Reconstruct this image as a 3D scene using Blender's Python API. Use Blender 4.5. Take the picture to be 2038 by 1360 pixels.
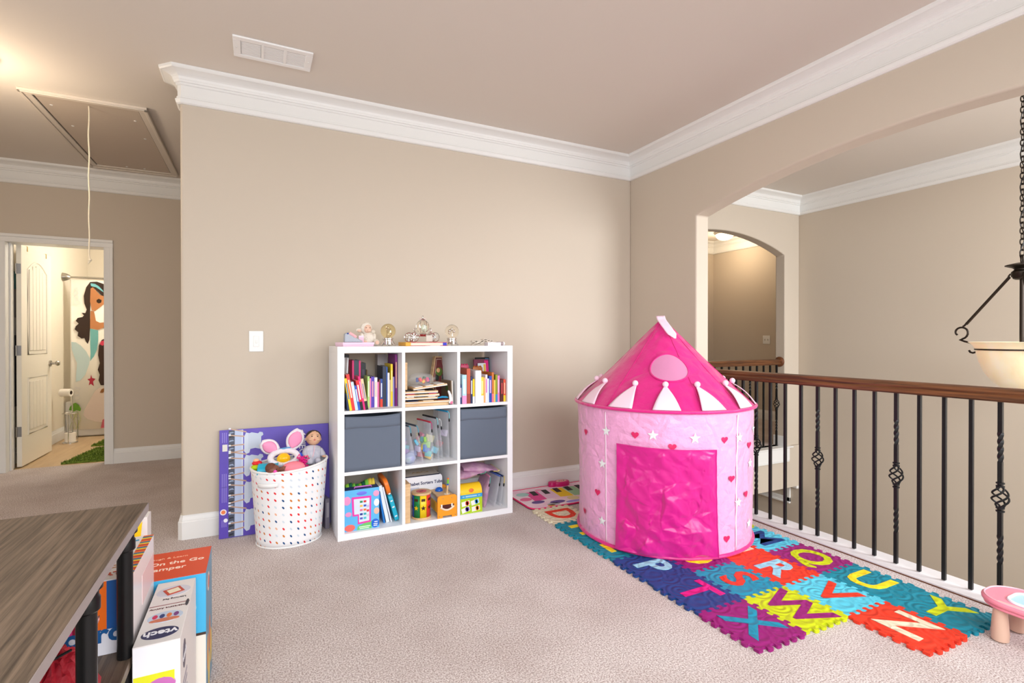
import bpy, bmesh, math, random
from mathutils import Vector, Matrix, Euler
for o in list(bpy.data.objects): bpy.data.objects.remove(o)
S = bpy.context.scene; COL = S.collection
R = math.radians; PI = math.pi
random.seed(7)
# ------------------------------------------------------------------ camera
cd = bpy.data.cameras.new('camera'); cd.sensor_fit = 'HORIZONTAL'; cd.sensor_width = 36.0; cd.lens = 36*1020.66/2038
cd.clip_start = .02; cd.clip_end = 60
cam = bpy.data.objects.new('camera', cd); COL.objects.link(cam)
cam.location = (-2.8832, -3.5127, 1.1631); cam.rotation_euler = (R(90-.26), 0, R(-26.43)); S.camera = cam
# ------------------------------------------------------------------ world, lights, exposure
S.view_settings.view_transform = 'Standard'; S.view_settings.look = 'None'; S.view_settings.gamma = 1; S.view_settings.use_curve_mapping = False
S.view_settings.exposure = -0.38
W = bpy.data.worlds.new('world'); S.world = W; W.use_nodes = True
W.node_tree.nodes['Background'].inputs[0].default_value = (.80, .90, 1, 1); W.node_tree.nodes['Background'].inputs[1].default_value = 1.0
def area(name, loc, rot, sx, sy, power, color):
    l = bpy.data.lights.new(name, 'AREA'); l.shape = 'RECTANGLE'; l.size = sx; l.size_y = sy; l.energy = power; l.color = color
    o = bpy.data.objects.new(name, l); COL.objects.link(o); o.location = loc; o.rotation_euler = rot; return o
def point(name, loc, power, color, r=.06):
    l = bpy.data.lights.new(name, 'POINT'); l.energy = power; l.color = color; l.shadow_soft_size = r
    o = bpy.data.objects.new(name, l); COL.objects.link(o); o.location = loc; return o
DAY = (.96, .98, 1.0)
area('window_daylight_room', (-2.1, -5.05, 1.75), (R(27), 0, 0), 3.6, 1.9, 282, DAY)       # daylight through the room's windows behind the camera
area('window_daylight_foyer', (1.3, -5.05, 1.5), (R(50), 0, 0), 1.7, 2.6, 315, DAY)         # daylight through the two-storey foyer window
area('window_daylight_side', (-5.6, -2.9, 1.5), (R(92), 0, R(-90)), 2.2, 1.7, 52, DAY)        # added fill from the left to lift the right wall, through a made-up window
point('hall_lamp_light', (-4.36, .30, 2.28), 24, (1, .80, .58), .12)
point('far_hall_lamp_light', (3.19, 1.78, 2.50), 16, (1, .80, .56), .1)
point('bathroom_light', (-3.75, 3.75, 2.25), 46, (1, .95, .88), .2)
# ------------------------------------------------------------------ helpers
def lin(c):
    return tuple((v/255/12.92 if v/255 <= .04045 else ((v/255+.055)/1.055)**2.4) for v in c)+(1,)
_m = {}
def M(name, rgb, rough=.6, metal=0, bump=None, var=None, trans=0, alpha=1, emit=0, ior=1.45, sheen=0, sss=0, coat=0, spec=.5):
    """procedural material; bump=(scale,strength,distance), var=(scale, rgb2[, stretch])"""
    if name in _m: return _m[name]
    m = bpy.data.materials.new(name); m.use_nodes = True; nt = m.node_tree; b = nt.nodes['Principled BSDF']
    b.inputs['Base Color'].default_value = lin(rgb); b.inputs['Roughness'].default_value = rough; b.inputs['Metallic'].default_value = metal
    b.inputs['IOR'].default_value = ior; b.inputs['Transmission Weight'].default_value = trans; b.inputs['Alpha'].default_value = alpha
    b.inputs['Specular IOR Level'].default_value = spec
    if sheen: b.inputs['Sheen Weight'].default_value = sheen
    if coat: b.inputs['Coat Weight'].default_value = coat
    if emit: b.inputs['Emission Color'].default_value = lin(rgb); b.inputs['Emission Strength'].default_value = emit
    if bump or var:
        tc = nt.nodes.new('ShaderNodeTexCoord')
    if var:
        n = nt.nodes.new('ShaderNodeTexNoise'); n.inputs['Scale'].default_value = var[0]; n.inputs['Detail'].default_value = 4
        src = tc.outputs['Object']
        if len(var) > 2:
            mp = nt.nodes.new('ShaderNodeMapping'); mp.inputs['Scale'].default_value = var[2]; nt.links.new(src, mp.inputs[0]); src = mp.outputs[0]
        nt.links.new(src, n.inputs['Vector'])
        r = nt.nodes.new('ShaderNodeValToRGB'); r.color_ramp.elements[0].position = .35; r.color_ramp.elements[1].position = .65
        r.color_ramp.elements[0].color = lin(rgb); r.color_ramp.elements[1].color = lin(var[1])
        nt.links.new(n.outputs['Fac'], r.inputs[0]); nt.links.new(r.outputs[0], b.inputs['Base Color'])
    if bump:
        n = nt.nodes.new('ShaderNodeTexNoise'); n.inputs['Scale'].default_value = bump[0]; n.inputs['Detail'].default_value = 5
        nt.links.new(tc.outputs['Object'], n.inputs['Vector'])
        bp = nt.nodes.new('ShaderNodeBump'); bp.inputs['Strength'].default_value = bump[1]; bp.inputs['Distance'].default_value = bump[2] if len(bump) > 2 else .01
        nt.links.new(n.outputs['Fac'], bp.inputs['Height']); nt.links.new(bp.outputs[0], b.inputs['Normal'])
    _m[name] = m; return m
class MB:
    def __init__(s): s.v = []; s.f = []
    def raw(s, v, f, mat=None):
        n = len(s.v); s.v += [tuple(mat @ Vector(p)) if mat else tuple(p) for p in v]; s.f += [tuple(i+n for i in q) for q in f]; return s
    def box(s, x0, x1, y0, y1, z0, z1, mat=None):
        return s.raw([(x0,y0,z0),(x1,y0,z0),(x1,y1,z0),(x0,y1,z0),(x0,y0,z1),(x1,y0,z1),(x1,y1,z1),(x0,y1,z1)],
                     [(0,3,2,1),(4,5,6,7),(0,1,5,4),(1,2,6,5),(2,3,7,6),(3,0,4,7)], mat)
    def prism(s, poly, ax, a0, a1, mat=None):
        """poly: 2D points; ax 'x': (y,z), 'y': (x,z), 'z': (x,y)"""
        def P(p, a): return (a, p[0], p[1]) if ax == 'x' else (p[0], a, p[1]) if ax == 'y' else (p[0], p[1], a)
        n = len(poly); v = [P(p, a0) for p in poly]+[P(p, a1) for p in poly]
        ar = sum(poly[i][0]*poly[(i+1) % n][1]-poly[(i+1) % n][0]*poly[i][1] for i in range(n))
        if ax == 'y': ar = -ar
        f = [tuple(range(n))[::-1], tuple(range(n, 2*n))]+[(i, (i+1) % n, n+(i+1) % n, n+i) for i in range(n)]
        if (ar < 0) != (a1 < a0): f = [q[::-1] for q in f]
        return s.raw(v, f, mat)
    def lathe(s, prof, n=32, mat=None, caps=True, sx=1, sy=1):
        v = []; f = []
        for r, z in prof:
            for k in range(n):
                a = 2*PI*k/n; v.append((r*math.cos(a)*sx, r*math.sin(a)*sy, z))
        m = len(prof)
        for i in range(m-1):
            for k in range(n): f.append((i*n+k, i*n+(k+1) % n, (i+1)*n+(k+1) % n, (i+1)*n+k))
        if caps:
            if prof[0][0] > 1e-6: f.append(tuple(range(n))[::-1])
            if prof[-1][0] > 1e-6: f.append(tuple(range((m-1)*n, m*n)))
        return s.raw(v, f, mat)
    def cyl(s, p0, p1, r0, r1=None, n=16):
        p0 = Vector(p0); p1 = Vector(p1); d = p1-p0; q = Vector((0,0,1)).rotation_difference(d)
        return s.lathe([(r0,0),(r1 if r1 is not None else r0,d.length)], n, Matrix.Translation(p0) @ q.to_matrix().to_4x4())
    def tube(s, pts, r, n=8, closed=False, flat=None):
        pts = [Vector(p) for p in pts]; N = len(pts); v = []; f = []; up = None
        for i, p in enumerate(pts):
            a = pts[(i-1) % N] if (i or closed) else p; b = pts[(i+1) % N] if (i < N-1 or closed) else p
            t = (b-a).normalized()
            if up is None: up = Vector((0,0,1)) if abs(t.z) < .9 else Vector((1,0,0))
            x = up.cross(t); x = x.normalized() if x.length > 1e-6 else t.orthogonal().normalized(); y = t.cross(x); up = y
            rr = r[i] if isinstance(r, (list, tuple)) else r
            for k in range(n):
                an = 2*PI*k/n; v.append(p+x*math.cos(an)*rr+y*math.sin(an)*rr*(flat or 1))
        for i in range(N if closed else N-1):
            j = (i+1) % N
            for k in range(n): f.append((i*n+k, i*n+(k+1) % n, j*n+(k+1) % n, j*n+k))
        if not closed: f += [tuple(range(n))[::-1], tuple(range((N-1)*n, N*n))]
        return s.raw(v, f)
    def ball(s, c, r, nu=20, nv=12, mat=None):
        if not isinstance(r, (list, tuple)): r = (r, r, r)
        v = [(0,0,-1)]; f = []
        for j in range(1, nv):
            t = -PI/2+PI*j/nv
            for k in range(nu): v.append((math.cos(t)*math.cos(2*PI*k/nu), math.cos(t)*math.sin(2*PI*k/nu), math.sin(t)))
        v.append((0,0,1)); L = len(v)-1
        for k in range(nu): f.append((0, 1+(k+1) % nu, 1+k)); f.append((L, L-nu+k, L-nu+(k+1) % nu))
        for j in range(nv-2):
            for k in range(nu): f.append((1+j*nu+k, 1+j*nu+(k+1) % nu, 1+(j+1)*nu+(k+1) % nu, 1+(j+1)*nu+k))
        T = Matrix.Translation(Vector(c)) @ (mat or Matrix()) @ Matrix.Diagonal((r[0], r[1], r[2], 1))
        return s.raw(v, f, T)
    def grid(s, fn, nu, nv, cu=False):
        v = [fn(i/nu, j/nv) for j in range(nv+1) for i in range(nu if cu else nu+1)]; w = nu if cu else nu+1
        f = [(j*w+i, j*w+(i+1) % w, (j+1)*w+(i+1) % w, (j+1)*w+i) for j in range(nv) for i in range(nu)]
        return s.raw(v, f)
    def build(s, name, mat, parent=None, smooth=40, bevel=0, solid=0, seg=2, sub=0, fix=False):
        me = bpy.data.meshes.new(name); me.from_pydata([tuple(p) for p in s.v], [], s.f); me.update()
        if fix:
            bm = bmesh.new(); bm.from_mesh(me); bmesh.ops.recalc_face_normals(bm, faces=bm.faces); bm.to_mesh(me); bm.free()
        if smooth:
            for p in me.polygons: p.use_smooth = True
            me.set_sharp_from_angle(angle=R(smooth))
        me.materials.append(mat)
        o = bpy.data.objects.new(name, me); COL.objects.link(o)
        if parent: o.parent = parent
        if solid:
            md = o.modifiers.new('solid', 'SOLIDIFY'); md.thickness = solid; md.offset = 0
        if bevel:
            md = o.modifiers.new('bevel', 'BEVEL'); md.width = bevel; md.segments = seg; md.limit_method = 'ANGLE'; md.angle_limit = R(35)
        if sub:
            md = o.modifiers.new('sub', 'SUBSURF'); md.levels = sub; md.render_levels = sub
        return o
def thing(name, label, cat, loc=(0,0,0), rz=0, group=None, rot=None):
    o = bpy.data.objects.new(name, None); COL.objects.link(o); o.empty_display_size = .05
    o.location = loc; o.rotation_euler = rot if rot else (0, 0, rz)
    return tag(o, label, cat, group)
def tag(o, label, cat, group=None):
    o['label'] = label; o['category'] = cat
    if group: o['group'] = group
    return o
def struct(o, label=None):
    o['kind'] = 'structure'
    if label: o['label'] = label
    return o
def box(name, mat, parent, x0, x1, y0, y1, z0, z1, bevel=0, mtx=None, seg=2):
    return MB().box(x0, x1, y0, y1, z0, z1, mtx).build(name, mat, parent, bevel=bevel, seg=seg)
def text(name, s, size, mat, parent, loc, rot, ext=.0005, bold=0, align='CENTER', spacing=1, sx=1):
    cu = bpy.data.curves.new(name, 'FONT'); cu.body = s; cu.size = size; cu.extrude = ext; cu.offset = bold; cu.align_x = align; cu.align_y = 'CENTER'
    cu.space_line = .9; cu.space_character = spacing; cu.resolution_u = 3
    t = bpy.data.objects.new('tmp', cu); COL.objects.link(t); dg = bpy.context.evaluated_depsgraph_get(); dg.update()
    me = bpy.data.meshes.new_from_object(t.evaluated_get(dg)); bpy.data.objects.remove(t); bpy.data.curves.remove(cu)
    me.name = name; me.materials.clear(); me.materials.append(mat)
    o = bpy.data.objects.new(name, me); COL.objects.link(o)
    if parent: o.parent = parent
    o.location = loc; o.rotation_euler = rot; o.scale = (sx, 1, 1)
    return o
FRONT = (R(90), 0, 0)            # text that faces -Y
def sweep(prof, path, side=1, closed=False):
    """prof: (d,z) with d measured out of the wall; path: 2D points on the wall face; side: which side of the path the room is on (+1 left)"""
    P = [Vector(p) for p in path]; n = len(P); v = []; f = []; m = len(prof)
    for i, p in enumerate(P):
        d0 = (P[i]-P[i-1]).normalized() if (i or closed) else None; d1 = (P[(i+1) % n]-P[i]).normalized() if (i < n-1 or closed) else None
        d0 = d0 or d1; d1 = d1 or d0
        n0 = Vector((-d0.y, d0.x))*side; n1 = Vector((-d1.y, d1.x))*side; mt = (n0+n1).normalized(); k = 1/max(.3, mt.dot(n0))
        for d, z in prof: v.append((p.x+mt.x*d*k, p.y+mt.y*d*k, z))
    for i in range(n if closed else n-1):
        j = (i+1) % n
        for a in range(m): b = (a+1) % m; f.append((i*m+a, j*m+a, j*m+b, i*m+b))
    if not closed: f += [tuple(range(m)), tuple(range((n-1)*m, n*m))[::-1]]
    return MB().raw(v, f)
def wob(x, y, z, s=1.0, seed=0.0):
    """smooth deterministic pseudo noise in about -1..1"""
    return (math.sin(x*3.1*s+1.3+seed)*math.cos(y*2.7*s-.7+seed*1.7)+math.sin(y*5.3*s+z*4.1*s+seed*.6)*.6+math.sin(z*6.7*s-x*3.9*s+2.1+seed)*.5)/2.1
# ------------------------------------------------------------------ materials of the setting
wallm = M('wall_paint', (204, 192, 176), .75, bump=(220, .06, .002))
ceilm = M('ceiling_paint', (222, 214, 205), .85, bump=(260, .05, .002))
white = M('white_trim_paint', (236, 236, 234), .38)
bathm = M('bathroom_paint', (238, 229, 212), .7)
def carpet_mat():
    m = M('carpet', (190, 165, 155), .95, spec=.1); nt = m.node_tree; b = nt.nodes['Principled BSDF']
    tc = nt.nodes.new('ShaderNodeTexCoord'); A = nt.nodes.new('ShaderNodeTexNoise'); A.inputs['Scale'].default_value = 170; A.inputs['Detail'].default_value = 4; A.inputs['Roughness'].default_value = .65
    B = nt.nodes.new('ShaderNodeTexNoise'); B.inputs['Scale'].default_value = 3.2; B.inputs['Detail'].default_value = 5
    r = nt.nodes.new('ShaderNodeValToRGB'); e = r.color_ramp.elements; e[0].position = .38; e[0].color = lin((164, 147, 142)); e[1].position = .6; e[1].color = lin((236, 228, 226))
    r2 = nt.nodes.new('ShaderNodeValToRGB'); e = r2.color_ramp.elements; e[0].position = .35; e[0].color = (.86, .83, .82, 1); e[1].position = .6; e[1].color = (1, 1, 1, 1)
    mx = nt.nodes.new('ShaderNodeMix'); mx.data_type = 'RGBA'; mx.blend_type = 'MULTIPLY'; mx.inputs[0].default_value = .8
    for t in (A, B): nt.links.new(tc.outputs['Object'], t.inputs['Vector'])
    nt.links.new(A.outputs['Fac'], r.inputs[0]); nt.links.new(B.outputs['Fac'], r2.inputs[0]); nt.links.new(r.outputs[0], mx.inputs[6]); nt.links.new(r2.outputs[0], mx.inputs[7])
    nt.links.new(mx.outputs[2], b.inputs['Base Color']); bp = nt.nodes.new('ShaderNodeBump'); bp.inputs['Strength'].default_value = .7; bp.inputs['Distance'].default_value = .006
    nt.links.new(A.outputs['Fac'], bp.inputs['Height']); nt.links.new(bp.outputs[0], b.inputs['Normal']); return m
carpet = carpet_mat()
def wood_mat(name, c0, c1, scale, rough=.45, coat=0, bump=.15):
    m = M(name, c0, rough, coat=coat); nt = m.node_tree; b = nt.nodes['Principled BSDF']
    tc = nt.nodes.new('ShaderNodeTexCoord'); mp = nt.nodes.new('ShaderNodeMapping'); mp.inputs['Scale'].default_value = scale
    n = nt.nodes.new('ShaderNodeTexNoise'); n.inputs['Scale'].default_value = 1; n.inputs['Detail'].default_value = 7; n.inputs['Roughness'].default_value = .62; n.inputs['Distortion'].default_value = .4
    r = nt.nodes.new('ShaderNodeValToRGB'); e = r.color_ramp.elements; e[0].position = .34; e[0].color = lin(c1); e[1].position = .64; e[1].color = lin(c0)
    nt.links.new(tc.outputs['Object'], mp.inputs[0]); nt.links.new(mp.outputs[0], n.inputs['Vector']); nt.links.new(n.outputs['Fac'], r.inputs[0]); nt.links.new(r.outputs[0], b.inputs['Base Color'])
    bp = nt.nodes.new('ShaderNodeBump'); bp.inputs['Strength'].default_value = bump; bp.inputs['Distance'].default_value = .003; nt.links.new(n.outputs['Fac'], bp.inputs['Height']); nt.links.new(bp.outputs[0], b.inputs['Normal'])
    return m
railwood = wood_mat('stained_oak', (128, 78, 46), (66, 36, 20), (60, 3, 60), .35, 0)
railwoodx = wood_mat('stained_oak_cross', (122, 76, 44), (58, 34, 20), (3, 60, 60), .33, 0)
iron = M('black_iron', (20, 20, 22), .38, .3)
# ------------------------------------------------------------------ the setting
CE = 2.712; XL = -3.28; YH = 2.435; XF = 2.467; XE = 3.69
fl = MB().prism([(-5.4,-4.7),(-.037,-4.7),(-.037,-3.456),(-.037,-.744),(.128,-.744),(.128,.165),(XE,.165),(XE,2.545),(-5.4,2.545)], 'z', -.24, 0).build('floor', carpet, smooth=0)
struct(fl, 'pinkish beige carpet floor')
struct(box('floor_bathroom', wood_mat('tan_vinyl', (205, 178, 140), (190, 160, 122), (14, 2, 14), .4, bump=.05), None, -4.95, -3.3, 2.545, 5.25, -.24, -.004), 'tan vinyl bathroom floor')
struct(box('floor_foyer', M('foyer_floor', (150, 118, 92), .4), None, .1, 2.5, -4.7, 2.6, -3.0, -2.9), 'brown floor of the foyer below')
struct(box('ceiling', ceilm, None, -5.5, 3.8, -4.8, 2.6, CE, CE+.1), 'tan painted ceiling')
struct(box('ceiling_bathroom', bathm, None, -4.95, -3.3, 2.6, 5.3, 2.5, 2.6), 'cream bathroom ceiling')
# back wall with rounded (bullnose) free end
c = .02; pl = [(0,0)]
for k in range(7): a = R(-90-15*k); pl.append((XL+c+c*math.cos(a), c+c*math.sin(a)))
for k in range(7): a = R(180-15*k); pl.append((XL+c+c*math.cos(a), .12-c+c*math.sin(a)))
pl += [(.128,.12),(.128,0)]
struct(MB().prism(pl, 'z', 0, CE).build('wall_back', wallm), 'beige wall behind the white cube shelf')
def arch_pts(a0, a1, zs, rise, n=28):
    """circular segment from a0 to a1 springing at zs"""
    h = (a1-a0)/2; r = (h*h+rise*rise)/(2*rise); zc = zs+rise-r; mid = (a0+a1)/2; out = []
    t0 = math.asin(abs(h)/r)
    for k in range(n+1):
        t = -t0+2*t0*k/n; out.append((mid+math.copysign(1, h)*r*math.sin(t), zc+r*math.cos(t)))
    return out
ap = arch_pts(-.744, -3.456, 2.07, .174)
wr = MB().prism([(0,0),(0,CE),(-4.8,CE),(-4.8,0),(-3.456,0)]+ap[::-1]+[(-.744,0)], 'x', 0, .128).build('wall_right', wallm, bevel=.012, seg=3)
struct(wr, 'beige wall with a wide arched opening above the railing')
ap = arch_pts(.41, 2.228, 2.072, .182)
struct(MB().prism([(.128,0),(.41,0)]+ap+[(2.228,0),(XF,0),(XF,CE),(.128,CE)], 'y', .141, .255).build('wall_stairwell_back', wallm, bevel=.01, seg=3), 'stairwell wall with a smaller arched opening')
struct(box('wall_stairwell_lower', wallm, None, .128, XF, .141, .255, -.455, 0), 'wall band below the far railing')
struct(box('ceiling_lower', ceilm, None, .128, XF, .255, 2.6, -.455, -.241), 'ceiling of the lower floor under the hall')
struct(MB().box(XF, XF+.12, -4.8, .255, -2.95, CE).box(XF, XF+.12, .255, 2.6, -2.95, -.241).build('wall_stairwell_far', wallm), 'tall beige stairwell wall behind the pendant lamp')
struct(box('wall_lower_back', wallm, None, 0, XF, 2.5, 2.6, -2.95, -.455), 'lower floor back wall')
struct(box('wall_lower_left', wallm, None, 0, .128, -4.8, 2.5, -2.95, -.241), 'lower floor side wall')
dx0, dx1, dz = -4.85, -4.142, 2.025
wh = MB().box(-5.5, dx0, YH, 2.6, 0, CE).box(dx1, XE+.12, YH, 2.6, 0, CE).box(dx0, dx1, YH, 2.6, dz, CE).build('wall_hall', wallm)
struct(wh, 'shaded beige hallway wall with the bathroom door')
struct(box('wall_hall_end', wallm, None, XE, XE+.12, .165, YH, 0, CE), 'hall wall seen through the small arch')
struct(box('wall_hall_return', wallm, None, XF+.12, XE, .141, .255, 0, CE), 'hall return wall beside the small arch')
struct(MB().box(-5.5, -5.4, -1.75, 2.6, 0, CE).box(-5.5, -5.4, -4.8, -4.05, 0, CE).box(-5.5, -5.4, -4.05, -1.75, 0, .62).box(-5.5, -5.4, -4.05, -1.75, 2.40, CE).build('wall_left', wallm), 'left wall of the hallway')
struct(MB().box(-5.48, -5.42, -4.05, -4.0, .62, 2.40).box(-5.48, -5.42, -1.8, -1.75, .62, 2.40).box(-5.48, -5.42, -2.92, -2.88, .62, 2.40).box(-5.47, -5.43, -4.0, -1.8, .62, .67).box(-5.47, -5.43, -4.0, -1.8, 2.35, 2.40).build('window_3', white), 'white framed window in the left wall')  # made-up window, put in to go with the side fill light
# rear wall with the windows that light the room
wz = MB()
wz.box(-5.5, -4.0, -4.82, -4.7, 0, CE).box(-.25, .5, -4.82, -4.7, -2.95, CE).box(2.1, XF+.12, -4.82, -4.7, -2.95, CE).box(-4.0, -.25, -4.82, -4.7, 0, .62).box(-4.0, -.25, -4.82, -4.7, 2.46, CE)
wz.box(.5, 2.1, -4.82, -4.7, 2.52, CE).box(.5, 2.1, -4.82, -4.7, -2.95, .05)
struct(wz.build('wall_rear', wallm), 'rear wall with windows')
for i, (x0, x1, z0, z1) in enumerate([(-4.0, -.25, .62, 2.46), (.5, 2.1, .05, 2.52)]):
    w = MB()
    for a in (x0, (x0+x1)/2-.025, x1-.05): w.box(a, a+.05, -4.8, -4.74, z0, z1)
    for a in (z0, (z0+z1)/2-.02, z1-.05): w.box(x0, x1, -4.79, -4.75, a, a+.05)
    struct(w.build('window_%d' % (i+1), white), ['wide white framed window behind the camera', 'white framed foyer window'][i])
struct(MB().box(-4.95-.1, -4.92, 2.6, 5.3, 0, 2.6).build('wall_bathroom_left', bathm), 'cream bathroom wall')
struct(box('wall_bathroom_back', bathm, None, -4.95, -3.3, 5.2, 5.3, 0, 2.6), 'cream bathroom back wall'); struct(box('wall_bathroom_right', bathm, None, -3.4, -3.3, 2.6, 5.3, 0, 2.6), 'cream bathroom right wall')
# crown moulding and baseboards
cp = [(0,2.524),(.010,2.524),(.018,2.530),(.024,2.545),(.024,2.552),(.017,2.558),(.017,2.566),(.012,2.569),(.012,2.628),(.020,2.632),(.020,2.642),(.028,2.645),(.032,2.655)]
for k in range(6): t = k/5; cp.append((.034+.05*t**1.6, 2.657+.035*t**.6))
cp += [(.092,2.693),(.098,2.700),(.100,2.712),(0,2.712)]
def crown(n, path, side, label): struct(sweep(cp, path, side).build('trim_%d' % n, white, smooth=0, fix=True), label)
crown(1, [(0,-4.7),(0,0),(XL+.012,0),(XL,.012),(XL,.108),(XL+.012,.12),(.1,.12),(XE,.255)][0:7], 1, 'white crown moulding along the beige room walls')
crown(2, [(-5.4,YH),(XE,YH),(XE,.255)], -1, 'white crown moulding along the hallway wall')
crown(3, [(.128,.141),(XF,.141),(XF,-4.7)], -1, 'white crown moulding in the stairwell')
bp_ = [(0,0),(.016,0),(.016,.100),(.012,.106),(.012,.112),(.009,.122),(.006,.130),(.005,.139),(0,.139)]
def base(n, path, side): struct(sweep(bp_, path, side).build('baseboard_%s' % n, white, smooth=0, fix=True), 'white baseboard')
base('back', [(0,-.72),(0,0),(XL+.012,0),(XL,.012),(XL,.108),(XL+.012,.12),(.128,.12)], 1)
base('hall_right', [(-4.087,YH),(XE,YH),(XE,.255)], -1)
base('hall_left', [(-5.4,YH),(-4.905,YH)], -1)
base('bathroom', [(-4.92,2.6),(-4.92,4.25)], -1)
struct(MB().box(2.215, 2.25, .128, .268, 0, .11).build('baseboard_arch', white, bevel=.003), 'white baseboard block on the small arch jamb')
# skirt boards / railing curb
struct(MB().box(-.030, .158, -3.456, -.744, -.24, .006).box(-.030, -.012, -3.456, -.744, .006, .010).build('trim_4', M('curb_paint', (216,214,216), .45), bevel=.002), 'white painted curb under the near railing')
struct(box('trim_5', M('dark_wood_edge', (98, 58, 34), .7), None, -.037, -.030, -3.456, -.744, -.2, .004), 'thin brown edge between carpet and curb')
struct(MB().box(.41, 2.29, .122, .141, -.15, -.012).box(.41, 2.33, .105, .2, -.012, .002).box(.41, 2.28, .116, .141, -.162, -.15).build('trim_6', white, bevel=.003), 'white skirt board below the far railing')
# casing on the lower floor wall, glimpsed through the railing
struct(MB().box(XF-.02, XF, .235, .29, -.66, -.455).box(XF-.02, XF, .235, .85, -.66, -.61).box(XF-.03, XF, .235, .86, -.675, -.655).box(XF-.035, XF, .14, .24, -.485, -.455).build('trim_7', white, bevel=.003), 'white window casing on the lower floor wall')
# door casing + jamb
dc = MB()
for sg, xe in ((1, dx1), (-1, dx0)):
    lo, hi = sorted((xe-sg*.012, xe+sg*.032)); dc.box(lo, hi, YH-.012, YH-.0005, 0, dz-.012)
    lo, hi = sorted((xe+sg*.032, xe+sg*.058)); dc.box(lo, hi, YH-.022, YH-.0005, 0, dz-.012)
    lo, hi = sorted((xe-sg*.012, xe+sg*.001)); dc.box(lo, hi, YH, 2.608, 0, dz-.012)
    lo, hi = sorted((xe-sg*.024, xe-sg*.012)); dc.box(lo, hi, YH+.07, YH+.11, 0, dz-.012)
dc.box(dx0-.058, dx1+.058, YH-.012, YH-.0005, dz-.012, dz+.032).box(dx0-.058, dx1+.058, YH-.022, YH-.0005, dz+.032, dz+.058).box(dx0, dx1, YH, 2.608, dz-.012, dz+.001)
struct(dc.build('trim_8', white, bevel=.002), 'white door casing around the bathroom door')
# door
satin = M('satin_nickel', (176, 172, 165), .3, .9)
doorm = M('door_paint', (245, 240, 228), .35)
d = thing('door_1', 'white panelled bathroom door standing open', 'door', (-4.79, 2.612, 0)); del d['category']; struct(d)
box('door_slab', doorm, d, -.036, 0, 0, .755, .008, 2.018, bevel=.002)
def panel_outline(y0, y1, z0, z1, arch):
    if not arch: return [(y0,z0),(y1,z0),(y1,z1),(y0,z1)]
    return [(y0,z0),(y1,z0)]+[(y1+(y0-y1)*k/14, z1-arch+arch*math.sin(PI*k/14)) for k in range(15)]
for y0, y1, z0, z1, arch in ((.14,.615,1.02,1.90,.09), (.14,.615,.28,.80,0)):
    ol = panel_outline(y0, y1, z0, z1, arch)
    MB().tube([(-.001,p[0],p[1]) for p in ol], .009, 8, True).build('panel_moulding', doorm, d)
    pn = MB(); n = 5
    for k in range(n):
        a = y0+.035+(y1-y0-.07)*k/n; b = a+(y1-y0-.07)/n-.006
        zt = z1-.035-(arch-arch*math.sin(PI*((a+b)/2-y0)/(y1-y0)) if arch else 0)
        MB().box(0, .006, a, b, z0+.035, zt).build('panel_plank', doorm, d, bevel=.003)
k = MB().cyl((0,.70,.915),(.012,.70,.915),.03,n=20).cyl((.012,.70,.915),(.045,.70,.915),.011,n=12).build('knob_rose', satin, d)
MB().lathe([(.012,0),(.026,.01),(.028,.022),(.02,.034),(0,.036)], 20, Matrix.Translation((.045,.70,.915)) @ Matrix.Rotation(R(90), 4, 'Y')).build('door_knob', satin, d)
for z in (1.80, 1.06, .325):
    hg = box('hinge', M('hinge_steel', (150, 152, 158), .35, .9), d, -.034, -.002, -.003, 0, z-.045, z+.045)
    MB().cyl((-.036,-.004,z-.047),(-.036,-.004,z+.047),.006,n=10).build('hinge_pin', satin, hg)
for y in (.13, .60): box('over_door_hook', M('brass_hook', (190, 160, 100), .4, .7), d, -.04, .004, y, y+.016, 1.975, 2.022, bevel=.002)
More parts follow.
